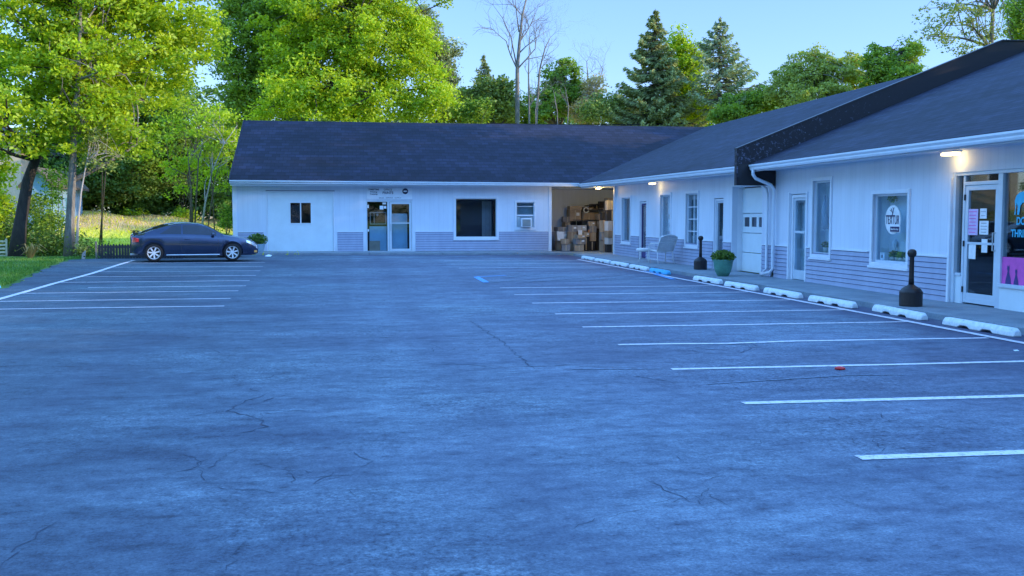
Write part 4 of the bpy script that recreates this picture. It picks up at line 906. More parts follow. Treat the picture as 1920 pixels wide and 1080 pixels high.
for k in range(4):
    a = k*math.pi/2+.5; mb = MB(); mb.tube([(x+.2*math.cos(a), y+.2*math.sin(a), z+.36), (x+.17*math.cos(a), y+.17*math.sin(a), z+.15), (x+.23*math.cos(a), y+.23*math.sin(a), z)], .015, 6); mb.build('leg', 'wicker_white', t, smooth=True)

# ------------------------------------------------------------------ cartons in the corner porch
ORD = ['bottom', 'second', 'third', 'fourth', 'fifth', 'sixth', 'seventh', 'eighth']
def carton(c, d, rz, mat, label, tape=True):
    t = empty('carton', c, label, 'carton', 'cartons stacked in the corner porch'); x, y, z = c; w_, dp, h = d
    mb = MB(); mb.cbox((x, y, z+h/2), d, rz); mb.build('box', mat, t, bevel=.006)
    co, si = math.cos(rz), math.sin(rz)
    if tape and h > .18:
        mb = MB(); mb.cbox((x+si*(dp/2+.002), y-co*(dp/2+.002), z+h/2), (.045, .004, h*.92), rz); mb.build('tape', 'tape', t)
    if random.random() < .35:
        mb = MB(); mb.cbox((x+co*w_*.22+si*(dp/2+.004), y+si*w_*.22-co*(dp/2+.004), z+h*.6), (w_*.28, .004, h*.28), rz); mb.build('label', 'paper', t)
    return t
cols = [  # px centre, px width, depth Y, top pixel list description: stacks of (height m, material)
 (1053, 23, 45.2, [(.42, 'carton'), (.44, 'carton_white'), (.20, 'carton_grey')], 'first stack from the left'),
 (1063, 16, 45.9, [(.5, 'carton_grey'), (.4, 'carton'), (.36, 'carton'), (.26, 'carton_grey')], 'tall second row stack behind the first one'),
 (1072, 20, 44.9, [(.36, 'carton'), (.48, 'carton'), (.30, 'carton_grey')], 'second front stack from the left'),
 (1077, 24, 45.9, [(.5, 'carton_black'), (.46, 'carton_grey'), (.36, 'carton_black'), (.52, 'carton'), (.16, 'carton')], 'high back stack behind the second front one'),
 (1090, 17, 45.0, [(.55, 'carton_black'), (.34, 'carton'), (.24, 'carton_white')], 'third front stack from the left'),
 (1101, 22, 45.8, [(.52, 'carton_black'), (.40, 'carton'), (.42, 'carton_grey'), (.38, 'carton'), (.24, 'carton')], 'high back stack beside the dark gap'),
 (1117, 24, 45.9, [(.42, 'carton_black'), (.60, 'carton_grey'), (.40, 'carton_black'), (.46, 'carton'), (.22, 'carton_black')], 'high back stack in the middle of the pile'),
 (1133, 22, 45.6, [(.40, 'carton_black'), (.62, 'carton_black'), (.50, 'carton'), (.40, 'carton_grey'), (.30, 'carton_black')], 'tallest dark stack right of the gap'),
 (1134, 16, 43.2, [(.50, 'carton'), (.36, 'carton_grey'), (.50, 'carton'), (.36, 'carton_black')], 'brown stack right of the dark gap'),
 (1146, 20, 42.4, [(.34, 'carton_black'), (.28, 'carton_white'), (.30, 'carton'), (.42, 'carton_white'), (.46, 'carton_black'), (.40, 'carton_grey')], 'front stack against the wing corner'),
 (1146, 22, 44.4, [(.6, 'carton_black'), (.6, 'carton'), (.6, 'carton_black'), (.55, 'carton_grey')], 'rear stack against the wing corner'),
 (1060, 15, 44.3, [(.30, 'carton_grey'), (.24, 'carton')], 'low foremost pile left of the white sheet'),
 (1086, 18, 44.05, [(.30, 'carton'), (.26, 'carton_grey'), (.16, 'carton')], 'low foremost pile under the paper sheets'),
 (1109, 14, 44.9, [(.42, 'carton_black'), (.38, 'carton'), (.30, 'carton_grey'), (.20, 'carton')], 'slim stack at the left edge of the gap'),
 (1124, 14, 45.3, [(.46, 'carton_black'), (.52, 'carton_black'), (.36, 'carton_grey'), (.30, 'carton')], 'slim stack blackened to shade the gap'),  # black cartons stand in for the deep shade of the gap
 (1098, 12, 44.7, [(.62, 'carton_black'), (.20, 'carton')], 'narrow front stack left of the dark gap')]
adj = {'carton': 'brown', 'carton_white': 'white', 'carton_grey': 'grey', 'carton_black': 'black'}
for px, pw, Y, lst, where in cols:
    X = at(px, 420, Y).x; w0 = pw*Y/1910; z = .10
    for i, (h, mt) in enumerate(lst):
        ww = w0*random.uniform(.85, 1.08); dp = random.uniform(.4, .55); rz = random.uniform(-.14, .14)
        lv = 'topmost' if i == len(lst)-1 else (ORD[i] if i == 0 else ORD[i]+' from bottom')
        carton((X+random.uniform(-.03, .03), Y+random.uniform(-.04, .04), z), (ww, dp, h-.006), rz, mt, f'{adj[mt]} carton, {lv} in the {where}')
        z += h
def plank(px0, py0, px1, py1, Y, th, label, mat='carton_black'):
    a, b_ = at(px0, py0, Y), at(px1, py1, Y); mb = MB(); mb.hexa([(a.x, Y-.25, a.z-th), (b_.x, Y-.25, b_.z-th), (b_.x, Y+.2, b_.z-th), (a.x, Y+.2, a.z-th), (a.x, Y-.25, a.z), (b_.x, Y-.25, b_.z), (b_.x, Y+.2, b_.z), (a.x, Y+.2, a.z)])
    return tag(mb.build('board', mat), label, 'board')
plank(1098, 385, 1135, 380, 45.5, .05, 'dark flat board bridging the tops of the back cartons'); plank(1098, 393, 1128, 392, 45.4, .04, 'second dark board lying just under the top board'); plank(1076, 412, 1124, 412, 45.2, .03, 'long thin black board across the middle of the pile')
mb = MB(); c = at(1099, 394, 45.2); mb.tube([(c.x+.11*math.cos(a), 45.2, c.z+.11*math.sin(a)) for a in [i*math.pi/8 for i in range(17)]], .025, 8); tag(mb.build('cable_coil', 'cream', smooth=True), 'pale round coil hanging at the top of the carton pile', 'coil')
mb = MB(); c = at(1051, 442, 44.7); mb.quad((c.x-.14, 44.65, c.z-.2), (c.x+.15, 44.63, c.z-.23), (c.x+.17, 44.72, c.z+.17), (c.x-.17, 44.72, c.z+.2)); tag(mb.build('paper_sheet', 'paper'), 'white sheet of paper draped over the left front carton stack', 'paper')
mb = MB(); c = at(1088, 436, 44.6); mb.quad((c.x-.09, 44.6, c.z-.1), (c.x+.1, 44.6, c.z-.12), (c.x+.1, 44.66, c.z+.1), (c.x-.1, 44.66, c.z+.12)); tag(mb.build('paper_sheet', 'paper'), 'white sheet of paper on top of the third front carton stack', 'paper')
mb = MB(); c = at(1090, 460, 44.5); mb.tube([(c.x, 44.5, .1), (c.x-.02, 44.55, c.z+.25)], .02, 6); tag(mb.build('post', 'bare_metal'), 'thin pale pole standing in front of the third carton stack', 'pole')
mb = MB(); c = at(1104, 434, 44.6); mb.cbox((c.x, 44.6, c.z), (.07, .05, .16)); tag(mb.build('bottle', 'orange_cloth', bevel=.01), 'small reddish bottle on the narrow front carton stack', 'bottle')
# small things on the ground
mb = MB(); c = on_ground(1575, 693); mb.lathe([(.0, .0), (.05, .0), (.055, .015), (.03, .03), (.0, .032)], (c.x, c.y, .004), 12); mb.tube([(c.x-.05, c.y+.02, .010), (c.x-.02, c.y, .014), (c.x+.05, c.y-.02, .010)], .009, 6); tag(mb.build('plastic_scrap', 'red_plastic', smooth=True), 'small red plastic scrap on the asphalt near a stall line', 'litter')
c = on_ground(503, 482.5, .05); mb = MB(); mb.poly([(c.x-.12, c.y-.05, .09), (c.x+.1, c.y-.08, .085), (c.x+.14, c.y+.05, .13), (c.x, c.y+.09, .16), (c.x-.1, c.y+.05, .12)]); tag(mb.build('paper_scrap', 'paper'), 'white crumpled scrap on the asphalt near the car nose', 'litter')
c = on_ground(1905, 659); mb = MB(); mb.poly([(c.x-.03, c.y-.02, .008), (c.x+.03, c.y-.02, .01), (c.x+.03, c.y+.02, .02), (c.x-.02, c.y+.03, .015)]); tag(mb.build('paper_scrap', 'paper'), 'tiny white scrap on the asphalt at the right near the nearest wheel stop', 'litter')

# ------------------------------------------------------------------ coupe
def interp(pts, x): return float(np.interp(x, [p[0] for p in pts], [p[1] for p in pts]))
def smooth_prof(pts, n=400):
    xs_ = np.array([p[0] for p in pts]); ys_ = np.array([p[1] for p in pts]); X = np.linspace(xs_[0], xs_[-1], n); Yv = np.interp(X, xs_, ys_)
    k = np.hanning(23); k /= k.sum(); Yp_ = np.pad(Yv, 11, mode='edge'); return list(zip(X, np.convolve(Yp_, k, 'valid')))
TOP = smooth_prof([(0.0, .90), (.10, 1.0), (.22, 1.01), (.38, 1.02), (.55, 1.10), (.85, 1.22), (1.2, 1.33), (1.55, 1.395), (1.95, 1.415), (2.35, 1.385), (2.6, 1.30), (2.85, 1.17), (3.15, .985), (3.25, .955), (3.6, .91), (3.95, .835), (4.2, .745), (4.34, .66), (4.42, .56)])
BELT = smooth_prof([(0.0, .86), (.2, .93), (.5, .975), (1.2, .985), (2.4, .945), (3.15, .90), (3.6, .86), (3.95, .79), (4.2, .70), (4.34, .62), (4.42, .52)])
HALF = smooth_prof([(0.0, .60), (.05, .72), (.15, .80), (.4, .85), (1.0, .872), (2.5, .875), (3.4, .865), (3.8, .84), (4.1, .77), (4.28, .66), (4.38, .50), (4.42, .38)])
LOW = smooth_prof([(0, .34), (.12, .26), (.4, .22), (1.2, .19), (3.2, .19), (4.0, .20), (4.25, .21), (4.42, .27)])
WHEELX = (.76, 3.47)
def sect(x, arch=False):
    T, B_, W_, Z0 = interp(TOP, x), interp(BELT, x), interp(HALF, x), interp(LOW, x)
    gh = max(0.0, T-B_); k = min(1, gh/.40); rw = W_*(.90-.24*k) if gh > .0 else W_*.9
    m_ = (Z0+B_)/2; za = Z0+.05; yi = min(.50, W_*.6)
    if arch:
        for wx in WHEELX:
            if abs(x-wx) < .376: za = max(za, .315+math.sqrt(max(0, .376**2-(x-wx)**2)))
    return [(0, Z0), (yi, Z0), (yi, za), (W_*.965, za), (W_*.99, max(Z0+.16, za+.018)), (W_*1.0, max(m_+.02, za+.04)), (W_*.985, B_-.10), (W_*.945, B_), (rw, T-.055*k-.008), (rw*.90, T-.022*k-.004), (rw*.6, T-.004), (0, T+.004)]
def make_car(name, label, cx, cy, cz, rz, paintm, tiltz=0):
    t = empty(name, (cx, cy, cz), label, 'car', rz=0)
    M = Matrix.Translation((cx, cy, cz)) @ Matrix.Rotation(rz, 4, 'Z') @ Matrix.Scale(.945, 4) @ Matrix.Translation((-2.2, 0, 0))
    def bl(mb, nm, mat, par=t, **k):
        mb.v = [tuple(M @ Vector(p)) for p in mb.v]; return mb.build(nm, mat, par, **k)
    mb = MB(); xs_ = np.concatenate([[0, .02, .05], np.linspace(.1, 4.3, 85), [4.34, 4.38, 4.40, 4.42]]); rings = []
    ar = [wx+.376*math.cos(a) for wx in WHEELX for a in [math.pi*k/28 for k in range(29)]]
    xs_ = np.array(sorted(set(round(float(v_), 4) for v_ in list(xs_)+ar+[wx+e_ for wx in WHEELX for e_ in (-.3775, .3775)])))
    for x in xs_:
        s_ = sect(x, True); ring = [(x, y, z) for y, z in s_]+[(x, -y, z) for y, z in s_[-2:0:-1]]; rings.append(ring)
    n = len(rings[0])
    for r_ in rings: mb.v += r_
    for i in range(len(rings)-1):
        for k in range(n): mb.f.append((i*n+k, i*n+(k+1) % n, (i+1)*n+(k+1) % n, (i+1)*n+k))
    mb.f.append(tuple(range(n))[::-1]); mb.f.append(tuple((len(rings)-1)*n+k for k in range(n)))
    body = bl(mb, 'body', paintm, smooth=True)
    try: body.data.set_sharp_from_angle(angle=R(32))
    except Exception: pass
    def gsurf(x, f, sd, off=.004):     # point on the greenhouse side: f=0 belt, f=1 roof edge
        s_ = sect(x); a, b_ = s_[7], s_[8]; y = a[0]+(b_[0]-a[0])*f; z = a[1]+(b_[1]-a[1])*f; return (x, sd*(y+off), z+off*.4)
    for sd in (-1, 1):
        for (xa, xb) in ((.98, 1.70), (1.76, 2.92)):
            mb = MB(); nn = 16
            for i in range(nn):
                for j in range(4):
                    def Q(i, j):
                        x = xa+(xb-xa)*i/nn; f0, f1 = .07, .93
                        if xa < 1: f1 = .93*min(1, .12+1.0*(x-xa)/.45) if x < xa+.45 else .93
                        else: f1 = .93 if x < 2.55 else .93-.1*(x-2.55)/.4
                        return gsurf(x, f0+(f1-f0)*j/4, sd)
                    mb.quad(Q(i, j), Q(i+1, j), Q(i+1, j+1), Q(i, j+1))
            bl(mb, 'window', 'tinted_glass', smooth=True)
    def top_panel(nm, xa, xb, fy, mat, off=.005, z_=None):
        mb = MB(); nn, mm = 12, 12
        def Q(i, j):
            x = xa+(xb-xa)*i/nn; s_ = sect(x); pts = [(s_[11][0], s_[11][1]), (s_[10][0], s_[10][1]), (s_[9][0], s_[9][1]), (s_[8][0], s_[8][1])]
            v_ = (-1+2*j/mm)*s_[8][0]*fy; z = float(np.interp(abs(v_), [p[0] for p in pts], [p[1] for p in pts])); return (x, v_, z+off)
        for i in range(nn):
            for j in range(mm): mb.quad(Q(i, j), Q(i+1, j), Q(i+1, j+1), Q(i, j+1))
        return bl(mb, nm, mat, smooth=True)
    top_panel('windshield', 2.50, 3.12, .95, 'tinted_glass'); top_panel('rear_window', .50, 1.25, .9, 'tinted_glass')
    def side(x, z, sd, off=.005):
        s_ = sect(x)[3:8]; y = float(np.interp(z, [p[1] for p in s_], [p[0] for p in s_])); return (x, sd*(y+off), z)
    for sd in (-1, 1):
        mb = MB()     # door seam
        path = [(2.98, .90), (2.98, .60), (2.95, .36), (2.88, .27), (1.85, .27), (1.72, .36), (1.68, .60), (1.72, .94)]
        P_ = []
        for (x0, z0), (x1, z1) in zip(path[:-1], path[1:]): P_ += [(x0+(x1-x0)*i/6, z0+(z1-z0)*i/6) for i in range(6)]
        mb.tube([side(a, b_, sd, -.001) for a, b_ in P_], .005, 4); bl(mb, 'door_seam', 'black_plastic')
        mb = MB(); mb.tube([side(1.82, .80, sd, .01), side(1.90, .805, sd, .03), side(2.0, .80, sd, .01)], .014, 6); bl(mb, 'door_handle', paintm, smooth=True)
        mb = MB(); P_ = [side(1.18+1.85*i/12, .245, sd, .008) for i in range(13)]; mb.tube(P_, .022, 6); bl(mb, 'side_skirt', 'alu_frame' if sd < 0 else paintm, smooth=True)
        mb = MB(); c = (2.80, sd*.93, .985)
        mb.v = []; mb.lathe([(.0, -.11), (.045, -.09), (.065, 0), (.05, .08), (.0, .10)], (0, 0, 0), 12, 'y'); mb.v = [(c[0]+v_[0]*1.0, c[1]+v_[1]*.9, c[2]+v_[2]*.95) for v_ in mb.v]; mi = bl(mb, 'mirror', paintm, smooth=True)
        # lamps as patches following the body side
        def patch(nm, x0, x1, z0f, z1f, mat, off=.006):
            mb = MB(); nn = 10
            def Q(i, j): x = x0+(x1-x0)*i/nn; zz_ = z0f(x)+(z1f(x)-z0f(x))*j/5; return side(x, zz_, sd, off)
            for i in range(nn):
                for j in range(5): mb.quad(Q(i, j), Q(i+1, j), Q(i+1, j+1), Q(i, j+1))
            return bl(mb, nm, mat, smooth=True)
        patch('headlight', 3.98, 4.39, lambda x: interp(BELT, x)-.13+(4.3-x)*.12, lambda x: interp(BELT, x)-.015, 'headlight_clear')
        patch('taillight', .03, .26, lambda x: .70+x*.1, lambda x: .90-x*.2, 'tail_red')
        patch('fog_lamp', 4.26, 4.37, lambda x: .30, lambda x: .38, 'amber')
    # grille, bumper insert, plates, spoiler
    mb = MB(); mb.hexa([(4.415, -.34, .30), (4.415, .34, .30), (4.36, .30, .28), (4.36, -.30, .28), (4.432, -.34, .44), (4.432, .34, .44), (4.36, .3, .46), (4.36, -.3, .46)]); bl(mb, 'grille', 'black_plastic')
    mb = MB()
    for i in range(12):
        def sp(i): v_ = -.62+1.24*i/12; return v_, .10
        a, b_ = sp(i), sp(i+1)
        mb.hexa([(.02, a[0], 1.045), (.22, a[0], 1.03), (.22, b_[0], 1.03), (.02, b_[0], 1.045), (.0, a[0], 1.07), (.21, a[0], 1.048), (.21, b_[0], 1.048), (.0, b_[0], 1.07)])
    for s_ in (-.55, .55): mb.box(.10, .18, s_-.03, s_+.03, .99, 1.045)
    bl(mb, 'spoiler', paintm)
    mb = MB(); mb.box(-.012, -.002, -.26, .26, .62, .75); bl(mb, 'number_plate', 'paper')
    mb = MB(); mb.tube([(-.05, -.45, .27), (.3, -.45, .27)], .035, 10); bl(mb, 'exhaust', 'bare_metal', smooth=True)
    for wx in (.76, 3.47):
        for sd in (-1, 1):
            yc = sd*.76
            mb = MB(); pr = [(.205, -.10), (.25, -.105), (.295, -.10), (.315, -.08), (.322, 0), (.315, .08), (.295, .10), (.25, .105), (.205, .10)]
            mb.lathe(pr, (wx, yc, .322), 36, 'y'); mb.f = mb.f[:-2]; wh = bl(mb, 'wheel', 'rubber', smooth=True)
            mb = MB(); mb.lathe([(.212, .102*sd), (.225, .104*sd), (.222, .085*sd), (.20, .075*sd), (.195, -.05*sd)], (wx, yc, .322), 32, 'y'); mb.f = mb.f[:-2]
            for k in range(7):
                a = 2*math.pi*k/7+.3; ca, sa = math.cos(a), math.sin(a)
                def q(r_, w_, d_): return [(wx+ca*r_-sa*s_*w_, yc+sd*d_, .322+sa*r_+ca*s_*w_) for s_ in (-1, 1)]
                i0, i1 = q(.03, .022, .075), q(.205, .030, .09); j0, j1 = q(.03, .022, .055), q(.205, .026, .065)
                mb.hexa([j0[0], j0[1], j1[1], j1[0], i0[0], i0[1], i1[1], i1[0]])
            mb.lathe([(.0, .088*sd), (.035, .086*sd), (.045, .07*sd), (.045, .04*sd)], (wx, yc, .322), 16, 'y')
            bl(mb, 'rim', 'alloy', wh)
            mb = MB(); mb.lathe([(.0, .02*sd), (.19, .02*sd)], (wx, yc, .322), 24, 'y'); bl(mb, 'brake_disc', 'black_plastic', wh)
    return t
g = on_ground(288, 495, .075); h = on_ground(432, 491.5, .075)
ang = R(9); mid = Vector(((g.x+h.x)/2-.0, 36.4, .075))
cx_ = (at(288, 480, 36.2).x+at(432, 480, 36.6).x)/2
mc = make_car('parked_car', 'dark blue grey two door coupe with silver seven spoke wheels parked beside the rear building', cx_+.04, 36.9, .085, ang, 'paint_blue_grey')
make_car('parked_car', 'black car mostly hidden behind the blue grey coupe', cx_-.62, 40.2, .09, R(3), 'paint_black')

# ------------------------------------------------------------------ vegetation
def curve_pts(a, b_, bend=.15, n=6, rnd=None):
    a = Vector(a); b_ = Vector(b_); d = b_-a; l = d.length; off = Vector(rnd.normal(0, 1, 3).tolist())*l*bend if rnd is not None else Vector((0, 0, 0))
    return [a+d*t+off*math.sin(math.pi*t)*.5+Vector((0, 0, l*.06*math.sin(math.pi*t))) for t in [i/n for i in range(n+1)]]
def decid(name, label, base, trunk, tr, blobs, leafm, ncl, lpc, lsz, barkm, crad=.75, seed=1, group='trees around the lot', limbs=26, inner=.25, tintbias=0.0, cat='tree', hi_light=True):
    """trunk: list of points; blobs: (cx,cy,cz,rx,ry,rz)"""
    r_ = np.random.default_rng(seed)
    t = empty(name, base, label, cat, group)
    vols = np.array([b_[3]*b_[4]*b_[5] for b_ in blobs])**.8; cnt = np.maximum(1, (ncl*vols/vols.sum()).astype(int)); C_ = []; 
    for b_, k in zip(blobs, cnt):
        d = r_.normal(0, 1, (k, 3)); d /= np.linalg.norm(d, axis=1)[:, None]; rad = (inner+(1-inner)*r_.random(k)**.45)[:, None]
        rad *= (1+.18*np.sin(d[:, :1]*7+d[:, 2:]*5+seed))
        C_.append(np.array(b_[:3])+d*rad*np.array(b_[3:6]))
    C_ = np.concatenate(C_); K = len(C_)
    mb = MB(); tp = [Vector(p) for p in trunk]; n = len(tp); rads = [tr*(1-.78*(i/(n-1))**.9) for i in range(n)]; rads[0] *= 1.25
    mb.tube(tp, rads, 12); mb.build('trunk', barkm, t, smooth=True)
    mb = MB(); tips = C_[r_.choice(K, min(K, limbs), replace=False)]; tips = sorted(tips.tolist(), key=lambda p: p[2])
    joints = []
    for p in tips:
        pv = Vector(p); best = None
        for i in range(max(1, n//3), n):
            h_ = (pv-tp[i]); sc_ = h_.length+max(0, tp[i].z-pv.z+.25*math.hypot(h_.x, h_.y))*2.0
            if best is None or sc_ < best[0]: best = (sc_, tp[i], rads[i])
        q = curve_pts(best[1], pv, .16, 7, r_); r0 = min(best[2]*.62, .02*(pv-best[1]).length+.03)
        mb.tube(q, [r0*(1-.85*i/7)+.008 for i in range(8)], 7); joints.append(q)
        for _ in range(3):
            s_ = q[r_.integers(3, 7)]; e_ = C_[np.argmin(((C_-np.array(s_)-r_.normal(0, 1.2, 3))**2).sum(1))]; qq = curve_pts(s_, e_, .2, 4, r_); mb.tube(qq, [r0*.35*(1-.8*i/4)+.006 for i in range(5)], 5)
    mb.build('limbs', barkm, t, smooth=True)
    ct = r_.random(K); idx = np.repeat(np.arange(K), r_.poisson(lpc, K)); m_ = len(idx)
    cr = crad*(.6+.8*r_.random(K)); d = r_.normal(0, 1, (m_, 3)); d /= np.linalg.norm(d, axis=1)[:, None]; d *= (r_.random(m_)**.5)[:, None]
    d[:, 2] *= .55
    c = C_[idx]+d*cr[idx][:, None]; c[:, 2] -= .12*(np.abs(d[:, 0])+np.abs(d[:, 1]))*cr[idx]
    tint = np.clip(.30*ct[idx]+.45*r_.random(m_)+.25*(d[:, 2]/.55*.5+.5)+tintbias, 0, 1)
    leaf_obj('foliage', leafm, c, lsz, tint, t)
    return t
def pb(px, py, rx, ry, Y, dep=None):      # crown lobe from its outline as seen at depth Y
    c = at(px, py, Y); k = Y/1910; return (c.x, c.y, c.z, rx*k, (dep if dep else (rx+ry)*.5*k), ry*k)
def tp_(pts, Y): return [tuple(at(x, y, Y+dy)) for x, y, dy in pts]
def gbase(p, yb): return (p[0], p[1], yb)

# --- left foreground trees (about 40 m away)
T1 = tp_([(30, 492, 0), (38, 420, 0), (52, 340, 0), (66, 300, .2), (100, 230, .5), (140, 150, 1), (175, 60, 1.5), (190, -40, 2)], 40.5)
decid('locust_tree', 'big leaning dark trunked tree at the left edge of the lawn', T1[0], T1, .27,
      [pb(60, 120, 130, 110, 41), pb(190, 60, 150, 120, 42), pb(60, -60, 170, 90, 41), pb(230, -80, 160, 90, 42), pb(20, 220, 90, 60, 39), pb(140, 215, 100, 55, 40), pb(290, 90, 105, 95, 43), pb(330, 30, 80, 60, 43), pb(370, 70, 45, 45, 43), pb(90, 265, 60, 35, 39.5)],
      'leaf_bright', 620, 110, .17, 'bark_dark', .62, 11, limbs=40)
T2 = tp_([(130, 490, 0), (131, 420, 0), (135, 340, 0), (139, 250, 0), (146, 150, 0), (150, 60, 0), (152, -20, 0)], 39.5)
decid('pale_trunk_tree', 'tall tree with a straight thick pale grey trunk at the end of the dark fence', T2[0], T2, .19,
      [pb(160, 200, 90, 60, 40), pb(130, 120, 110, 60, 40), pb(210, 260, 70, 45, 41), pb(210, 160, 100, 70, 42), pb(150, 10, 120, 70, 41)],
      'leaf_bright', 300, 100, .15, 'bark_grey', .55, 12, limbs=22)
T3 = tp_([(143, 488, 0), (146, 420, 0), (152, 360, 0), (163, 300, 0), (172, 255, 0)], 39.2)
decid('slim_tree', 'very thin pale stemmed sapling just right of the thick pale trunk', T3[0], T3, .055, [pb(172, 250, 28, 40, 39.2), pb(190, 300, 35, 30, 39.5)], 'leaf_olive', 30, 40, .11, 'bark_pale', .35, 13, limbs=12)
T4 = tp_([(376, 445, 0), (385, 380, 0), (398, 320, 0), (420, 270, 0), (445, 235, 0)], 52)
decid('slim_tree', 'slender bent tree with bare pale stems close to the left gable of the rear building', T4[0], T4, .05, [pb(400, 235, 55, 40, 53), pb(425, 270, 26, 45, 53), pb(385, 300, 45, 40, 53), pb(415, 330, 22, 30, 53)], 'leaf_bright', 85, 45, .15, 'bark_pale', .5, 14, limbs=14)
T5 = tp_([(357, 440, 0), (358, 380, 0), (352, 330, 0), (365, 280, 0), (372, 240, 0)], 52.5)
decid('slim_tree', 'slender forked sapling with brown twigs above the parked coupe', T5[0], T5, .065, [pb(355, 270, 55, 45, 53), pb(345, 330, 40, 40, 53), pb(365, 215, 50, 35, 54)], 'leaf_bright', 75, 45, .14, 'bark_brown', .5, 15, limbs=18)
T6 = tp_([(258, 415, 0), (262, 330, 0), (268, 250, 0), (275, 150, 0), (280, 60, 0)], 73)
decid('woodland_tree', 'dark stemmed tree in the middle of the left wood behind the sunlit bank', T6[0], T6, .22, [pb(270, 250, 85, 65, 73), pb(230, 300, 70, 55, 72), pb(320, 290, 70, 60, 73), pb(300, 190, 90, 70, 74), pb(220, 200, 80, 60, 74), pb(360, 220, 60, 50, 73)], 'leaf_mid', 420, 75, .2, 'bark_dark', .75, 16, limbs=30)
T7 = tp_([(215, 410, 0), (212, 330, 0), (205, 250, 0), (200, 150, 0)], 74)
decid('woodland_tree', 'shaded tree on the left of the wood directly above the dark picket fence', T7[0], T7, .2, [pb(190, 330, 60, 50, 71), pb(170, 260, 70, 60, 73), pb(240, 350, 50, 40, 71)], 'leaf_dark', 230, 70, .2, 'bark_dark', .75, 17, limbs=20)
T8 = tp_([(330, 420, 0), (326, 360, 0), (322, 300, 0), (320, 220, 0)], 75)
decid('woodland_tree', 'shaded tree on the right of the wood above the roof of the coupe', T8[0], T8, .2, [pb(320, 330, 60, 55, 75), pb(400, 330, 55, 60, 74), pb(280, 360, 50, 35, 73), pb(420, 270, 40, 50, 73), pb(430, 380, 35, 35, 71)], 'leaf_dark', 260, 70, .2, 'bark_dark', .75, 18, limbs=20, tintbias=.1)
T8b = tp_([(-60, 480, 0), (-55, 350, 0), (-40, 200, 0), (-30, 50, 0)], 44)
decid('yellow_green_tree', 'sunlit yellow green tree cut by the left edge of the view', T8b[0], T8b, .25, [pb(-30, 290, 55, 60, 44), pb(-50, 140, 80, 80, 44), pb(-25, 400, 36, 55, 43)], 'leaf_bright', 170, 80, .16, 'bark_dark', .6, 19, limbs=18)
T9 = tp_([(440, 420, 0), (452, 300, 0), (470, 180, 0), (478, 90, 0), (482, 10, 0), (485, -50, 0)], 66)
decid('shade_tree', 'tall mid green tree rising behind the left gable of the rear building', T9[0], T9, .3, [pb(480, 60, 75, 75, 66), pb(460, 140, 60, 60, 66), pb(510, 170, 70, 55, 65), pb(500, -20, 90, 60, 66), pb(440, 200, 40, 40, 65), pb(560, 60, 60, 80, 66)], 'leaf_mid', 500, 105, .2, 'bark_dark', .8, 21, limbs=34, tintbias=.05)
T10 = tp_([(650, 420, 0), (648, 300, 0), (655, 200, 0), (650, 110, 0), (655, 20, 0), (660, -60, 0)], 62)
decid('maple_tree', 'huge sunlit yellow green maple towering over the middle of the rear roof', T10[0], T10, .42, [pb(620, 150, 110, 80, 62), pb(700, 60, 105, 90, 62), pb(600, 30, 110, 80, 63), pb(720, -40, 110, 70, 63), pb(570, 190, 80, 45, 60), pb(700, 190, 90, 50, 60), pb(780, 150, 65, 60, 61), pb(770, 60, 50, 55, 62), pb(815, 190, 45, 40, 60), pb(650, -40, 100, 50, 62), pb(540, 110, 60, 60, 63)], 'leaf_bright', 820, 120, .2, 'bark_dark', .8, 22, limbs=48)
T11 = tp_([(800, 400, 0), (805, 250, 0), (812, 150, 0), (815, 60, 0)], 70)
decid('willow_tree', 'grey green drooping tree showing behind the right side of the big maple', T11[0], T11, .25, [pb(800, 90, 38, 42, 70), pb(825, 130, 30, 35, 70), pb(838, 90, 20, 22, 70), pb(845, 175, 22, 30, 70), pb(790, 40, 30, 30, 70)], 'needle_blue', 170, 80, .2, 'bark_dark', .7, 23, limbs=24)
T12 = tp_([(925, 400, 0), (922, 260, 0), (925, 180, 0), (925, 140, 0)], 66)
decid('olive_tree', 'rounded olive green tree between the maple and the bare dead tree', T12[0], T12, .2, [pb(935, 175, 35, 42, 66), pb(950, 205, 26, 30, 66), pb(905, 200, 40, 32, 66), pb(880, 190, 28, 30, 67), pb(860, 215, 35, 20, 64)], 'leaf_olive', 240, 75, .2, 'bark_brown', .65, 24, limbs=22)
T13 = tp_([(1040, 400, 0), (1045, 250, 0), (1050, 160, 0), (1055, 120, 0)], 68)
decid('bushy_tree', 'dark bushy tree just right of the bare dead tree', T13[0], T13, .22, [pb(1050, 150, 32, 36, 68), pb(1030, 195, 40, 35, 67), pb(1070, 185, 36, 38, 68), pb(1000, 215, 35, 22, 66), pb(1056, 122, 12, 14, 68)], 'leaf_mid', 230, 80, .18, 'bark_brown', .5, 25, limbs=24)
T14 = tp_([(1105, 400, 0), (1102, 250, 0), (1105, 190, 0), (1108, 150, 0)], 67)
decid('vine_tree', 'pale straw coloured tree overgrown with dry vines between the bushy tree and the big spruce', T14[0], T14, .14, [pb(1107, 175, 24, 34, 67), pb(1100, 210, 34, 24, 66)], 'dry', 90, 55, .15, 'bark_pale', .6, 26, limbs=26)
T15 = tp_([(1300, 400, 0), (1298, 250, 0), (1292, 150, 0), (1288, 90, 0)], 64)
decid('light_green_tree', 'light green tree between the two spruces', T15[0], T15, .2, [pb(1290, 115, 28, 42, 64), pb(1285, 185, 36, 44, 63), pb(1315, 200, 28, 34, 63), pb(1270, 80, 18, 26, 64)], 'leaf_bright', 210, 70, .19, 'bark_grey', .65, 27, limbs=26, tintbias=-.08)
T16 = tp_([(1410, 400, 0), (1408, 260, 0), (1400, 200, 0), (1398, 170, 0)], 58)
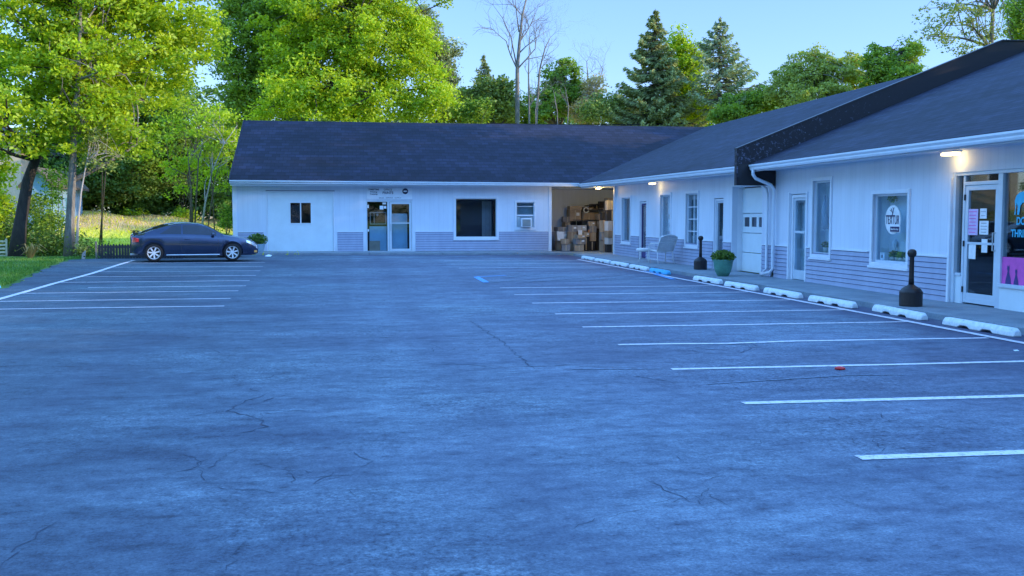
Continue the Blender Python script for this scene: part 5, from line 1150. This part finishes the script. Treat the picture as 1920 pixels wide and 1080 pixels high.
decid('roadside_tree', 'low mid green tree behind the valley of the roof right of the second spruce', T16[0], T16, .18, [pb(1395, 195, 36, 26, 58), pb(1435, 185, 34, 22, 58), pb(1370, 215, 36, 18, 57)], 'leaf_mid', 150, 70, .18, 'bark_brown', .6, 28, limbs=18)
T17 = tp_([(1525, 400, 0), (1520, 250, 0), (1525, 170, 0), (1525, 110, 0)], 56)
decid('round_tree', 'broad round crowned green tree behind the wing roof', T17[0], T17, .28, [pb(1530, 130, 52, 42, 56), pb(1490, 150, 45, 40, 56), pb(1570, 150, 45, 42, 56), pb(1600, 115, 24, 24, 57), pb(1530, 185, 90, 35, 55), pb(1465, 165, 26, 32, 56), pb(1610, 150, 26, 34, 56)], 'leaf_olive', 400, 66, .16, 'bark_grey', .42, 92, limbs=20, tintbias=.3)
T18 = tp_([(1680, 400, 0), (1678, 250, 0), (1680, 160, 0), (1690, 100, 0)], 54)
decid('dark_tree', 'dark green open crowned tree just above the middle of the black parapet', T18[0], T18, .22, [pb(1700, 105, 32, 34, 54), pb(1650, 120, 36, 34, 54), pb(1690, 145, 45, 30, 53), pb(1640, 160, 34, 20, 54), pb(1640, 92, 12, 14, 54)], 'leaf_mid', 210, 60, .16, 'bark_dark', .42, 30, limbs=28, tintbias=.05)
T19 = tp_([(1862, 400, 0), (1860, 200, 0), (1858, 90, 0), (1862, 20, 0), (1858, -60, 0)], 46)
decid('sparse_tree', 'tall thin foliaged tree at the far right with bare branches against the sky', T19[0], T19, .2, [pb(1770, 60, 45, 26, 46), pb(1800, 25, 60, 30, 46), pb(1820, 80, 45, 30, 46), pb(1735, 62, 18, 10, 46), pb(1840, -30, 70, 40, 46), pb(1745, 25, 28, 12, 46), pb(1850, 55, 35, 25, 46)], 'leaf_olive', 120, 34, .14, 'bark_grey', .45, 31, limbs=15)
T20 = tp_([(1925, 300, 0), (1925, 100, 0), (1930, 0, 0)], 50)
decid('right_edge_tree', 'dense green tree cut by the right edge of the view above the parapet end', T20[0], T20, .25, [pb(1915, 45, 34, 34, 50), pb(1945, 10, 50, 50, 50), pb(1900, 10, 24, 20, 50), pb(1940, 70, 45, 30, 50)], 'leaf_mid', 170, 80, .15, 'bark_grey', .55, 32, limbs=18, tintbias=.15)

# --- conifers
def conifer(name, label, px, ptop, pbot, hw, Y, leafm, seed, dens=1.0, start=.12, droop=.25):
    r_ = np.random.default_rng(seed); b0 = at(px, 405, Y); tz = at(px, ptop, Y).z; bz = at(px, pbot, Y).z; g0 = float(terr(b0.x, b0.y)); k = Y/1910; W = hw*k*1.45
    t = empty(name, (b0.x, b0.y, g0), label, 'tree', 'conifers behind the rear building')
    mb = MB(); mb.tube([(b0.x, b0.y, g0+(tz-g0)*i/10) for i in range(11)], [.26*(1-i/10.4) for i in range(11)], 10); mb.build('trunk', 'bark_brown', t, smooth=True)
    br = MB(); CC = []; UU = []; TT = []; levels = int((tz-bz)/.24)+5
    for l in range(levels):
        z = bz-1.2+(tz-.15-bz+1.2)*l/(levels-1); f = (tz-z)/(tz-bz); rr = W*min(1.0, max(.04, f))**.85
        for a in r_.random(int(6 if dens > .8 else 5))*2*math.pi:
            L_ = rr*r_.uniform(.62, 1.12); dx, dy = math.cos(a), math.sin(a); sag = -droop*L_*r_.uniform(.5, 1.3); n = 5
            q = [Vector((b0.x+dx*L_*i/n, b0.y+dy*L_*i/n, z+sag*math.sin(i/n*2.2)+.22*L_*(i/n)**2)) for i in range(n+1)]; br.tube(q, [.03*(1-i/n)+.006 for i in range(n+1)], 4, cap=False)
            m_ = int(52*L_*dens)+5; s_ = r_.random(m_)**.7; side_ = r_.normal(0, 1, m_)*.16*(1.2-s_)*min(L_, 2.2)
            x = b0.x+dx*L_*s_-dy*side_; y = b0.y+dy*L_*s_+dx*side_; zz_ = z+sag*np.sin(s_*2.2)+.22*L_*s_**2-np.abs(side_)*.35-r_.random(m_)*.16
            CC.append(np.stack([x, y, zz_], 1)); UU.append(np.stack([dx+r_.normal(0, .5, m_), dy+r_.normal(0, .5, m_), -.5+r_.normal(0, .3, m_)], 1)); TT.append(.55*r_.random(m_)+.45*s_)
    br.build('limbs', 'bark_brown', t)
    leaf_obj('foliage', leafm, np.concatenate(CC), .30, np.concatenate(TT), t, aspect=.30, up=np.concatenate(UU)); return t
conifer('spruce_tree', 'largest dark spruce rising behind the rear roof with a dense full cone', 1225, 16, 225, 68, 62, 'needle', 41, 1.5)
conifer('spruce_tree', 'open branched spruce with a bare lower trunk right of the biggest one', 1345, 30, 165, 62, 60, 'needle_blue', 42, .62, droop=.1)
conifer('spruce_tree', 'small thin conifer between the maple and the olive tree', 908, 100, 235, 34, 70, 'needle_blue', 43, .8)
conifer('spruce_tree', 'dark narrow evergreen hidden behind the left side of the biggest spruce', 1180, 165, 235, 34, 66, 'needle', 44, 1.0)

# --- bare trees
def bare(name, label, px0, Y, stems, seed, r0=.16, mat='bark_grey', depth=4, spread=.62, group='bare trees behind the rear building'):
    r_ = np.random.default_rng(seed); b0 = at(px0, 405, Y); g0 = float(terr(b0.x, b0.y)); t = empty(name, (b0.x, b0.y, g0), label, 'tree', group)
    mb = MB(); tw = MB()
    def grow(p, d, L_, r, lev):
        n = 4; q = [p]; dd = d.copy()
        for i in range(n): dd = (dd+Vector((r_.normal(0, .13), r_.normal(0, .13), r_.normal(.05, .08)))).normalized(); q.append(q[-1]+dd*L_/n)
        (mb if lev <= 1 else tw).tube(q, [r*(1-.5*i/n) for i in range(n+1)], 6 if lev <= 1 else 4, cap=False)
        if lev < depth:
            for i in range(2, n+1):
                for _ in range(1 if i < n else 2):
                    a = Vector(r_.normal(0, 1, 3).tolist()); a -= dd*a.dot(dd); a.normalize(); nd = (dd*(1-spread*.5)+a*spread).normalized(); nd.y *= .7
                    grow(q[i], nd, L_*r_.uniform(.5, .78), r*.5, lev+1)
    for pts in stems:
        q = [Vector(at(x, y, Y)) for x, y in pts]; n = len(q)
        if pts[0][1] > 225: q[0].z = g0
        rr_ = r0 if pts is stems[0] or pts[0][1] > 225 else r0*.26
        rs = [rr_*(1-.75*i/(n-1)) for i in range(n)]; mb.tube(q, rs, 8)
        for i in range(max(1, n//3), n):
            d = (q[i]-q[i-1]).normalized()
            for _ in range(2 if i < n-1 else 3):
                a = Vector((r_.choice([-1, 1])*r_.uniform(.5, 1), r_.normal(0, .5), r_.normal(.1, .3))); nd = (d*.6+a*spread).normalized(); grow(q[i], nd, r_.uniform(.9, 2.0)*r0/.16, rs[i]*.45, 1)
    mb.build('trunk', mat, t, smooth=True); tw.build('twigs', mat, t); return t
bare('dead_tree', 'tall bare dead tree against the sky above the middle of the rear roof', 970, 64, [[(970, 260), (970, 190), (970, 130), (974, 80), (979, 30), (990, -15)], [(968, 120), (958, 70), (943, 35), (925, 10)], [(973, 60), (968, 20), (965, -15)], [(973, 100), (985, 88), (1002, 74), (1022, 60)]], 51, .17, depth=4)
bare('dead_tree', 'shorter forked dead tree immediately right of the tall bare one', 1000, 63, [[(995, 260), (992, 200), (991, 140), (993, 70)], [(998, 240), (1008, 180), (1012, 130), (1022, 90), (1032, 70)], [(1010, 170), (1008, 120), (1003, 95)], [(1020, 110), (1030, 85), (1026, 62)]], 52, .085, depth=3)
bare('dead_tree', 'faint thin bare tree far behind the vine covered one', 1100, 84, [[(1102, 250), (1100, 190), (1102, 140), (1100, 115)], [(1104, 230), (1118, 170), (1130, 130)]], 53, .11, depth=4, spread=.7)
bare('dead_tree', 'pale bare stems tangled with vines in front of the dark bushy tree', 1048, 60, [[(1050, 250), (1045, 210), (1038, 170)], [(1054, 240), (1066, 200), (1060, 165)], [(1010, 250), (1004, 205), (1012, 170)]], 54, .05, 'bark_grey', 3)
bare('leafless_sapling', 'bare looping sapling stems in front of the dark left wood', 185, 45, [[(180, 330), (200, 300), (215, 270), (222, 245)], [(186, 320), (192, 290), (190, 265)]], 55, .035, 'bark_brown', 3, group='saplings')
bare('leafless_sapling', 'bare upright brown twigs above the rear window of the coupe', 362, 51, [[(362, 400), (358, 350), (354, 310), (352, 285)], [(360, 340), (372, 300), (380, 270)]], 56, .045, 'bark_brown', 3, group='saplings')
bare('leafless_sapling', 'bare pale forked sapling leaning toward the rear building gable', 395, 50, [[(382, 425), (398, 370), (404, 330), (420, 290)], [(402, 340), (395, 310), (392, 290)]], 57, .035, 'bark_brown', 3, group='saplings')

# --- undergrowth masses
def leafmass(name, mat, pts, n, size, seed, dark=0.0, kind='stuff', tb=0.0):
    r_ = np.random.default_rng(seed); P_ = []; w_ = np.array([p[3]*p[5] for p in pts]); cnt = (n*w_/w_.sum()).astype(int)
    for p, k in zip(pts, cnt):
        K = max(4, k//60); cc = r_.normal(0, 1, (K, 3)); cc /= np.linalg.norm(cc, axis=1)[:, None]; cc *= (r_.random(K)**.4)[:, None]; cc = np.array(p[:3])+cc*np.array(p[3:6])
        i = r_.integers(0, K, k); P_.append(cc[i]+r_.normal(0, .38, (k, 3))*np.array([1, 1, .6]))
    c = np.concatenate(P_); o = leaf_obj(name, mat, c, size, np.clip(r_.random(len(c))+tb, 0, 1)); o['kind'] = kind; return o
leafmass('distant_woods', 'leaf_dark', [pb(x, y, 90, h, Y, 4) for x, y, h, Y in ((-60, 300, 120, 80), (60, 300, 120, 80), (170, 290, 110, 82), (280, 280, 120, 82), (390, 270, 120, 82), (500, 250, 90, 82), (620, 220, 60, 80), (740, 220, 60, 80), (860, 240, 28, 80), (960, 235, 26, 80), (1060, 230, 24, 80), (1160, 220, 30, 80), (1260, 225, 30, 80), (1360, 210, 30, 80), (1460, 210, 40, 78), (1560, 200, 40, 78), (1660, 190, 35, 78))], 52000, .34, 61)
leafmass('undergrowth', 'leaf_dark', [pb(x, y, w, h, Y, 1.5) for x, y, w, h, Y in ((200, 365, 50, 38, 76), (290, 375, 55, 28, 76), (370, 370, 50, 30, 76), (425, 385, 26, 40, 74), (240, 335, 60, 40, 78), (340, 325, 60, 50, 78), (150, 345, 40, 60, 76), (20, 380, 60, 60, 72), (100, 345, 60, 50, 70), (60, 330, 60, 40, 72), (0, 330, 60, 50, 74))]+[pb(x, 396, 30, 9, 73, 1.5) for x in range(120, 440, 36)], 34000, .26, 62, tb=-.1)
leafmass('hedge', 'leaf_dark', [pb(x, y, w, h, Y, .6) for x, y, w, h, Y in ((85, 462, 50, 26, 41.5), (20, 445, 30, 35, 43), (120, 470, 50, 18, 41), (165, 478, 24, 14, 39.6), (55, 440, 18, 30, 44), (10, 480, 30, 10, 42))], 13000, .10, 63)
def bush(label, px, py, rx, ry, Y, mat, seed, n=900, sz=.11, tb=0, name='shrub'):
    r_ = np.random.default_rng(seed); b_ = pb(px, py, rx, ry, Y); t = empty(name, (b_[0], b_[1], float(terr(b_[0], b_[1]))), label, 'shrub')
    mb = MB()
    for k in range(6): mb.tube(curve_pts((b_[0]+r_.normal(0, .08), b_[1], float(terr(b_[0], b_[1]))), (b_[0]+r_.normal(0, .5)*b_[3], b_[1]+r_.normal(0, .3), b_[2]+b_[5]*.5), .15, 5, r_), [.02*(1-i/6)+.004 for i in range(6)], 5)
    mb.build('stem', 'bark_brown', t)
    K = 24; cc = r_.normal(0, 1, (K, 3)); cc /= np.linalg.norm(cc, axis=1)[:, None]; cc *= (.4+.6*r_.random(K))[:, None]; cc = np.array(b_[:3])+cc*np.array(b_[3:6]); i = r_.integers(0, K, n)
    leaf_obj('foliage', mat, cc[i]+r_.normal(0, .28*min(b_[3], b_[5]), (n, 3)), sz, np.clip(r_.random(n)+tb, 0, 1), t); return t
bush('sunlit yellow green shrub on the bank crest above the dark fence', 250, 400, 26, 10, 71, 'leaf_bright', 71, 900, .16)
bush('sunlit low shrub on the bank directly behind the coupe roof', 345, 403, 26, 13, 70, 'leaf_bright', 72, 900, .16)
bush('low sunlit olive thicket behind the rear ridge right of the bare dead trees', 1130, 205, 55, 30, 62, 'leaf_olive', 81, 4200, .17)
bush('low green thicket behind the rear ridge left of the bare dead tree', 885, 212, 42, 22, 62, 'leaf_mid', 82, 3200, .17)
bush('shrub in the shade at the foot of the left gable wall', 425, 410, 18, 26, 55, 'leaf_mid', 73, 1200, .14)
bush('dry golden bush on the sunlit bank left of the coupe', 185, 408, 20, 12, 68, 'dry', 74, 700, .14)
bush('dark bush between the two thick trunks at the lawn edge', 90, 420, 26, 26, 43, 'leaf_mid', 75, 1500, .11)
bush('slender leafy shrub in front of the blue shaded house wall', 72, 400, 22, 50, 44, 'leaf_mid', 79, 1100, .12)
bush('loose shrub beside the white deck railing', 105, 345, 24, 34, 46, 'leaf_mid', 80, 1100, .12)
bush('pale leafed bush at the foot of the thick pale trunk', 154, 470, 12, 16, 39, 'leaf_olive', 76, 600, .08)
bush('sunlit yellow bush at the left edge behind the slatted fence', 2, 400, 18, 50, 46, 'leaf_bright', 77, 1400, .12)
bush('tangled vine bush hanging above the slender saplings', 340, 345, 34, 30, 72, 'leaf_olive', 78, 1500, .14)
# spiky plant
b0 = on_ground(57, 490, .05); t = empty('spiky_plant', b0, 'spiky pale leaved plant on the lawn edge between the two thick trunks', 'plant'); mb = MB()
for k in range(34):
    a = random.uniform(0, 2*math.pi); l = random.uniform(.45, .85); e_ = random.uniform(.25, 1.0); dx, dy = math.cos(a)*e_, math.sin(a)*e_
    p0 = b0; p1 = b0+Vector((dx*l*.5, dy*l*.5, l*.75)); p2 = b0+Vector((dx*l, dy*l, l*(1.05-e_*.6))); w_ = .022
    sx_ = Vector((-dy, dx, 0)).normalized()*w_ if e_ > 0 else Vector((w_, 0, 0))
    mb.quad(p0-sx_, p0+sx_, p1+sx_, p1-sx_); mb.quad(p1-sx_, p1+sx_, p2+sx_*.1, p2-sx_*.1)
mb.build('blades', 'dry', t)
# lawn blades
n = 26000; yv = 22+17*rng.random(n); xe = np.interp(yv, ey, ex); xv = xe-.06-(rng.random(n)**1.6)*9
zz_ = gz(xv, yv)+.06; up = np.stack([rng.normal(0, .35, n), rng.normal(0, .35, n), np.ones(n)], 1)
o = leaf_obj('lawn_grass', 'grass', np.stack([xv, yv, zz_], 1), .10, rng.random(n), aspect=.16, up=up); o['kind'] = 'stuff'
# rough grass on the bank
n = 16000; xv = rng.uniform(-26, -2, n); yv = rng.uniform(62, 73, n); zz_ = terr(xv, yv)+.08; up = np.stack([rng.normal(0, .4, n), rng.normal(0, .4, n), np.ones(n)], 1)
o = leaf_obj('bank_grass', 'dry', np.stack([xv, yv, zz_], 1), .17, rng.random(n), aspect=.16, up=up); o['kind'] = 'stuff'
n = 14000; xv = rng.uniform(-26, -2, n); yv = rng.uniform(42, 68, n); zz_ = terr(xv, yv)+.06; up = np.stack([rng.normal(0, .4, n), rng.normal(0, .4, n), np.ones(n)], 1)
o = leaf_obj('bank_grass', 'bank_green', np.stack([xv, yv, zz_], 1), .22, rng.random(n), aspect=.2, up=up); o['kind'] = 'stuff'

# --- fences and neighbours
a, b_ = on_ground(166, 492, .02), on_ground(262, 491, .02)
t = empty('picket_fence', (a.x, a.y+.4, 0), 'low dark picket fence behind the rear bumper of the coupe', 'fence'); mb = MB(); nn = int((b_.x-a.x+1.4)/.10)
for k in range(nn):
    x = a.x+k*.10; y = 38.9+.02*math.sin(k); h = .57+.015*random.uniform(-1, 1); w_ = .088
    mb.hexa([(x, y, 0), (x+w_, y, 0), (x+w_, y+.018, 0), (x, y+.018, 0), (x, y, h), (x+w_, y, h), (x+w_, y+.018, h), (x, y+.018, h)]); mb.hexa([(x, y, h), (x+w_, y, h), (x+w_, y+.018, h), (x, y+.018, h), (x+w_/2-.005, y, h+.05), (x+w_/2+.005, y, h+.05), (x+w_/2+.005, y+.018, h+.05), (x+w_/2-.005, y+.018, h+.05)])
mb.build('pickets', 'wood_dark', t)
mb = MB()
for z in (.15, .48): mb.box(a.x, a.x+nn*.1, 38.925, 38.96, z, z+.06)
mb.build('rail', 'wood_dark', t)
mb = MB(); mb.box(a.x-.09, a.x-.03, 38.86, 38.93, 0, .72); mb.build('post', 'bark_grey', t)
t = empty('slat_fence', (-14, 41, 0), 'pale slatted fence panel at the left edge of the lawn', 'fence'); c0, c1 = at(-30, 480, 40.6), at(15, 480, 40.6); mb = MB()
for k in range(5): mb.box(c0.x, c1.x, 40.6, 40.63, .12+k*.135, .19+k*.135)
mb.build('slats', 'wood_pale', t); mb = MB(); mb.box(c1.x-.07, c1.x, 40.56, 40.599, 0, .80); mb.build('post', 'wood_pale', t); mb = MB(); mb.box(c0.x-.07, c0.x, 40.56, 40.599, 0, .80); mb.build('post', 'wood_pale', t)
a = on_ground(154, 490, .02); mb = MB(); mb.hexa([(a.x-.05, a.y, 0), (a.x+.08, a.y, 0), (a.x+.08, a.y+.1, 0), (a.x-.05, a.y+.1, 0), (a.x+.0, a.y, .30), (a.x+.12, a.y, .42), (a.x+.12, a.y+.1, .42), (a.x+.0, a.y+.1, .30)]); tag(mb.build('stone_stub', 'bark_pale', bevel=.02), 'short pale stone stub between the thin sapling and the dark fence', 'stone')
def house(name, label, px0, px1, Y, ptop, peave, mat, dep, roofm='bark_brown', wins=(.3, .7)):
    a, b_ = at(px0, peave, Y), at(px1, peave, Y); g0 = float(terr(a.x, Y))-.3; top = at((px0+px1)/2, ptop, Y).z; mx_ = (a.x+b_.x)/2
    t = empty(name, (mx_, Y, g0), label, 'house'); mb = MB(); mb.box(a.x, b_.x, Y, Y+dep, g0, a.z); mb.poly([(a.x, Y, a.z), (b_.x, Y, a.z), (mx_, Y, top)]); mb.poly([(a.x, Y+dep, a.z), (b_.x, Y+dep, a.z), (mx_, Y+dep, top)]); w = mb.build('wall', mat, t)
    mb = MB(); e_ = .35
    for s_, x0 in ((-1, a.x), (1, b_.x)):
        mb.hexa([(x0+s_*e_, Y-e_, a.z-.22), (mx_, Y-e_, top), (mx_, Y+dep+e_, top), (x0+s_*e_, Y+dep+e_, a.z-.22), (x0+s_*e_, Y-e_, a.z-.08), (mx_, Y-e_, top+.14), (mx_, Y+dep+e_, top+.14), (x0+s_*e_, Y+dep+e_, a.z-.08)])
    mb.build('roof', roofm, t)
    for k in wins:
        x = a.x+(b_.x-a.x)*k; z = g0+(a.z-g0)*.6; mb = MB(); mb.box(x-.5, x+.5, Y-.03, Y-.005, z-.5, z+.6); wn = mb.build('window', 'tinted_glass', t); mb = MB(); frame_y(mb, x-.58, x+.58, Y-.06, Y-.001, z-.58, z+.68, .08); mb.build('frame', 'white_trim', wn)
    return t
def frame_y(mb, x0, x1, y0, y1, z0, z1, w): mb.box(x0, x0+w, y0, y1, z0, z1); mb.box(x1-w, x1, y0, y1, z0, z1); mb.box(x0+w, x1-w, y0, y1, z0, z0+w); mb.box(x0+w, x1-w, y0, y1, z1-w, z1)
house('neighbour_house', 'beige neighbouring house glimpsed between leaves at the left edge', -160, 38, 66, 225, 275, 'wall_beige', 9)
house('neighbour_house', 'white house wall coloured blue as in shade, glimpsed between the two thick trunks', 50, 92, 60, 318, 345, 'wall_shade_blue', 7, wins=())  # white wall whose blue shade is put into its colour
t = empty('deck_railing', at(118, 400, 50), 'white deck railing corner glimpsed left of the thick pale trunk', 'railing'); mb = MB()
c0, c1 = at(104, 372, 50), at(126, 374, 50)
mb.box(c0.x, c1.x, 50, 50.06, c0.z-.05, c0.z); mb.box(c0.x+.25, c1.x, 50, 50.06, c0.z-.45, c0.z-.39); mb.box(c0.x+.25, c1.x, 50, 50.06, c0.z-.85, c0.z-.80); mb.build('rail', 'white_trim', t)
mb = MB(); mb.box(c1.x-.06, c1.x, 49.94, 49.999, c0.z-2.6, c0.z+.02); mb.build('post', 'white_trim', t); mb = MB(); mb.box(c0.x+.22, c0.x+.28, 49.94, 49.999, c0.z-2.6, c0.z+.02); mb.build('post', 'white_trim', t)
mb = MB()
mb.tube([tuple(at(900+40*k, 231+3*math.sin(k/10*math.pi), 63-.3*k)) for k in range(11)], .03, 4); tag(mb.build('utility_wire', 'rubber'), 'dark utility wire running just above the rear roof ridge', 'wire')

# --- unseen trees added beyond the wing to shade the lot and rear roof
k = 0
proto = None
for x, y, s_ in ((33, 6, .95), (31, 17, .8), (36, -4, 1.1), (34, 27, .86), (41, 12, .9), (42, 24, .85), (35, -16, 1.1), (36, 31, 1.32), (38, 41, .72), (46, 30, .95), (33, 12, .8), (32, 22, .75), (35, 32, .95)):
    if proto is None:
        proto = decid('unseen_shade_tree', 'tall unseen tree added beyond the storefront wing to shade the lot', (x, y, 0), [(x, y, 0), (x, y, 4), (x+.3, y, 8), (x, y+.3, 12), (x, y, 15)], .35, [(x, y, 11, 5, 5, 4.5), (x+1, y-2, 7.5, 4.5, 4.5, 3.5), (x-1, y+2, 7, 4.5, 4.5, 3.5), (x, y, 15, 3, 3, 2.5)], 'leaf_mid', 300, 60, .32, 'bark_dark', 1.0, 80, group='added shade trees beyond the wing', limbs=20)
        x00, y00 = x, y
    else:
        c = copy_tree(proto); c.location = (x, y, 0); c.rotation_euler = (0, 0, random.uniform(0, 6)); c.scale = (s_, s_, s_)
# trees on the camera side, seen only as reflections in the storefront glass
for x, y in ((-24, 4), (-22, 14), (-26, 24), (-18, -6), (-30, 34), (-12, -26), (-2, -30), (8, -27), (18, -31), (-22, -22), (27, -27)):
    c = copy_tree(proto); c.location = (x, y, 0); c.rotation_euler = (0, 0, random.uniform(0, 6)); c.scale = (.95,)*3; c['label'] = 'tall unseen tree standing across the lot, mirrored in the storefront glass'; c['group'] = 'unseen trees across the lot'

leafmass('hedge', 'leaf_dark', [(x, -36, 2.5, 4, 1.2, 3) for x in range(-40, 34, 5)]+[(-33, y, 2.5, 1.2, 4, 3) for y in range(-32, 42, 5)], 30000, .34, 64)  # unseen hedge added to darken the horizon mirrored in the windows
# ------------------------------------------------------------------ light
AZ, EL = R(112), R(15)
w = bpy.data.worlds.new('World'); SC.world = w; w.use_nodes = True; nt = w.node_tree; bg = nt.nodes['Background']
sk = nt.nodes.new('ShaderNodeTexSky'); sk.sky_type = 'NISHITA'; sk.sun_disc = False; sk.sun_elevation = EL; sk.sun_rotation = AZ; sk.altitude = 0; sk.air_density = 1.0; sk.dust_density = .2; sk.ozone_density = 2.0
mx = N(nt, 'ShaderNodeMix', data_type='RGBA', blend_type='MULTIPLY'); mx.inputs[0].default_value = 1; L(nt, sk.outputs[0], mx.inputs[6]); mx.inputs[7].default_value = (1.6, 2.36, 2.95, 1)
tc = N(nt, 'ShaderNodeTexCoord'); sp = N(nt, 'ShaderNodeSeparateXYZ'); L(nt, tc.outputs['Generated'], sp.inputs[0])
gain = ramp(nt, sp.outputs['Z'], [(0, (.28, .222, .26)), (.10, (.28, .222, .26)), (.26, (.31, .25, .30)), (.50, (.95, .90, .90)), (1, (1, .95, .92))])
vm = N(nt, 'ShaderNodeVectorMath', operation='MULTIPLY'); L(nt, mx.outputs[2], vm.inputs[0]); L(nt, gain, vm.inputs[1])
vs_ = N(nt, 'ShaderNodeVectorMath', operation='SCALE'); L(nt, vm.outputs[0], vs_.inputs[0]); vs_.inputs['Scale'].default_value = 3.0
L(nt, vs_.outputs[0], bg.inputs[0]); bg.inputs[1].default_value = .15
s = bpy.data.lights.new('sun', 'SUN'); s.energy = 5; s.angle = R(.53); s.color = (1, .80, .52); so = bpy.data.objects.new('sun', s); COL.objects.link(so)
S_ = Vector((math.cos(EL)*math.sin(AZ), math.cos(EL)*math.cos(AZ), math.sin(EL))); so.rotation_euler = (-S_).to_track_quat('-Z', 'Y').to_euler()
SC.view_settings.view_transform = 'Standard'; SC.view_settings.look = 'None'; SC.view_settings.exposure = 0; SC.view_settings.gamma = 1
SC.cycles.max_bounces = 8; SC.cycles.transparent_max_bounces = 12
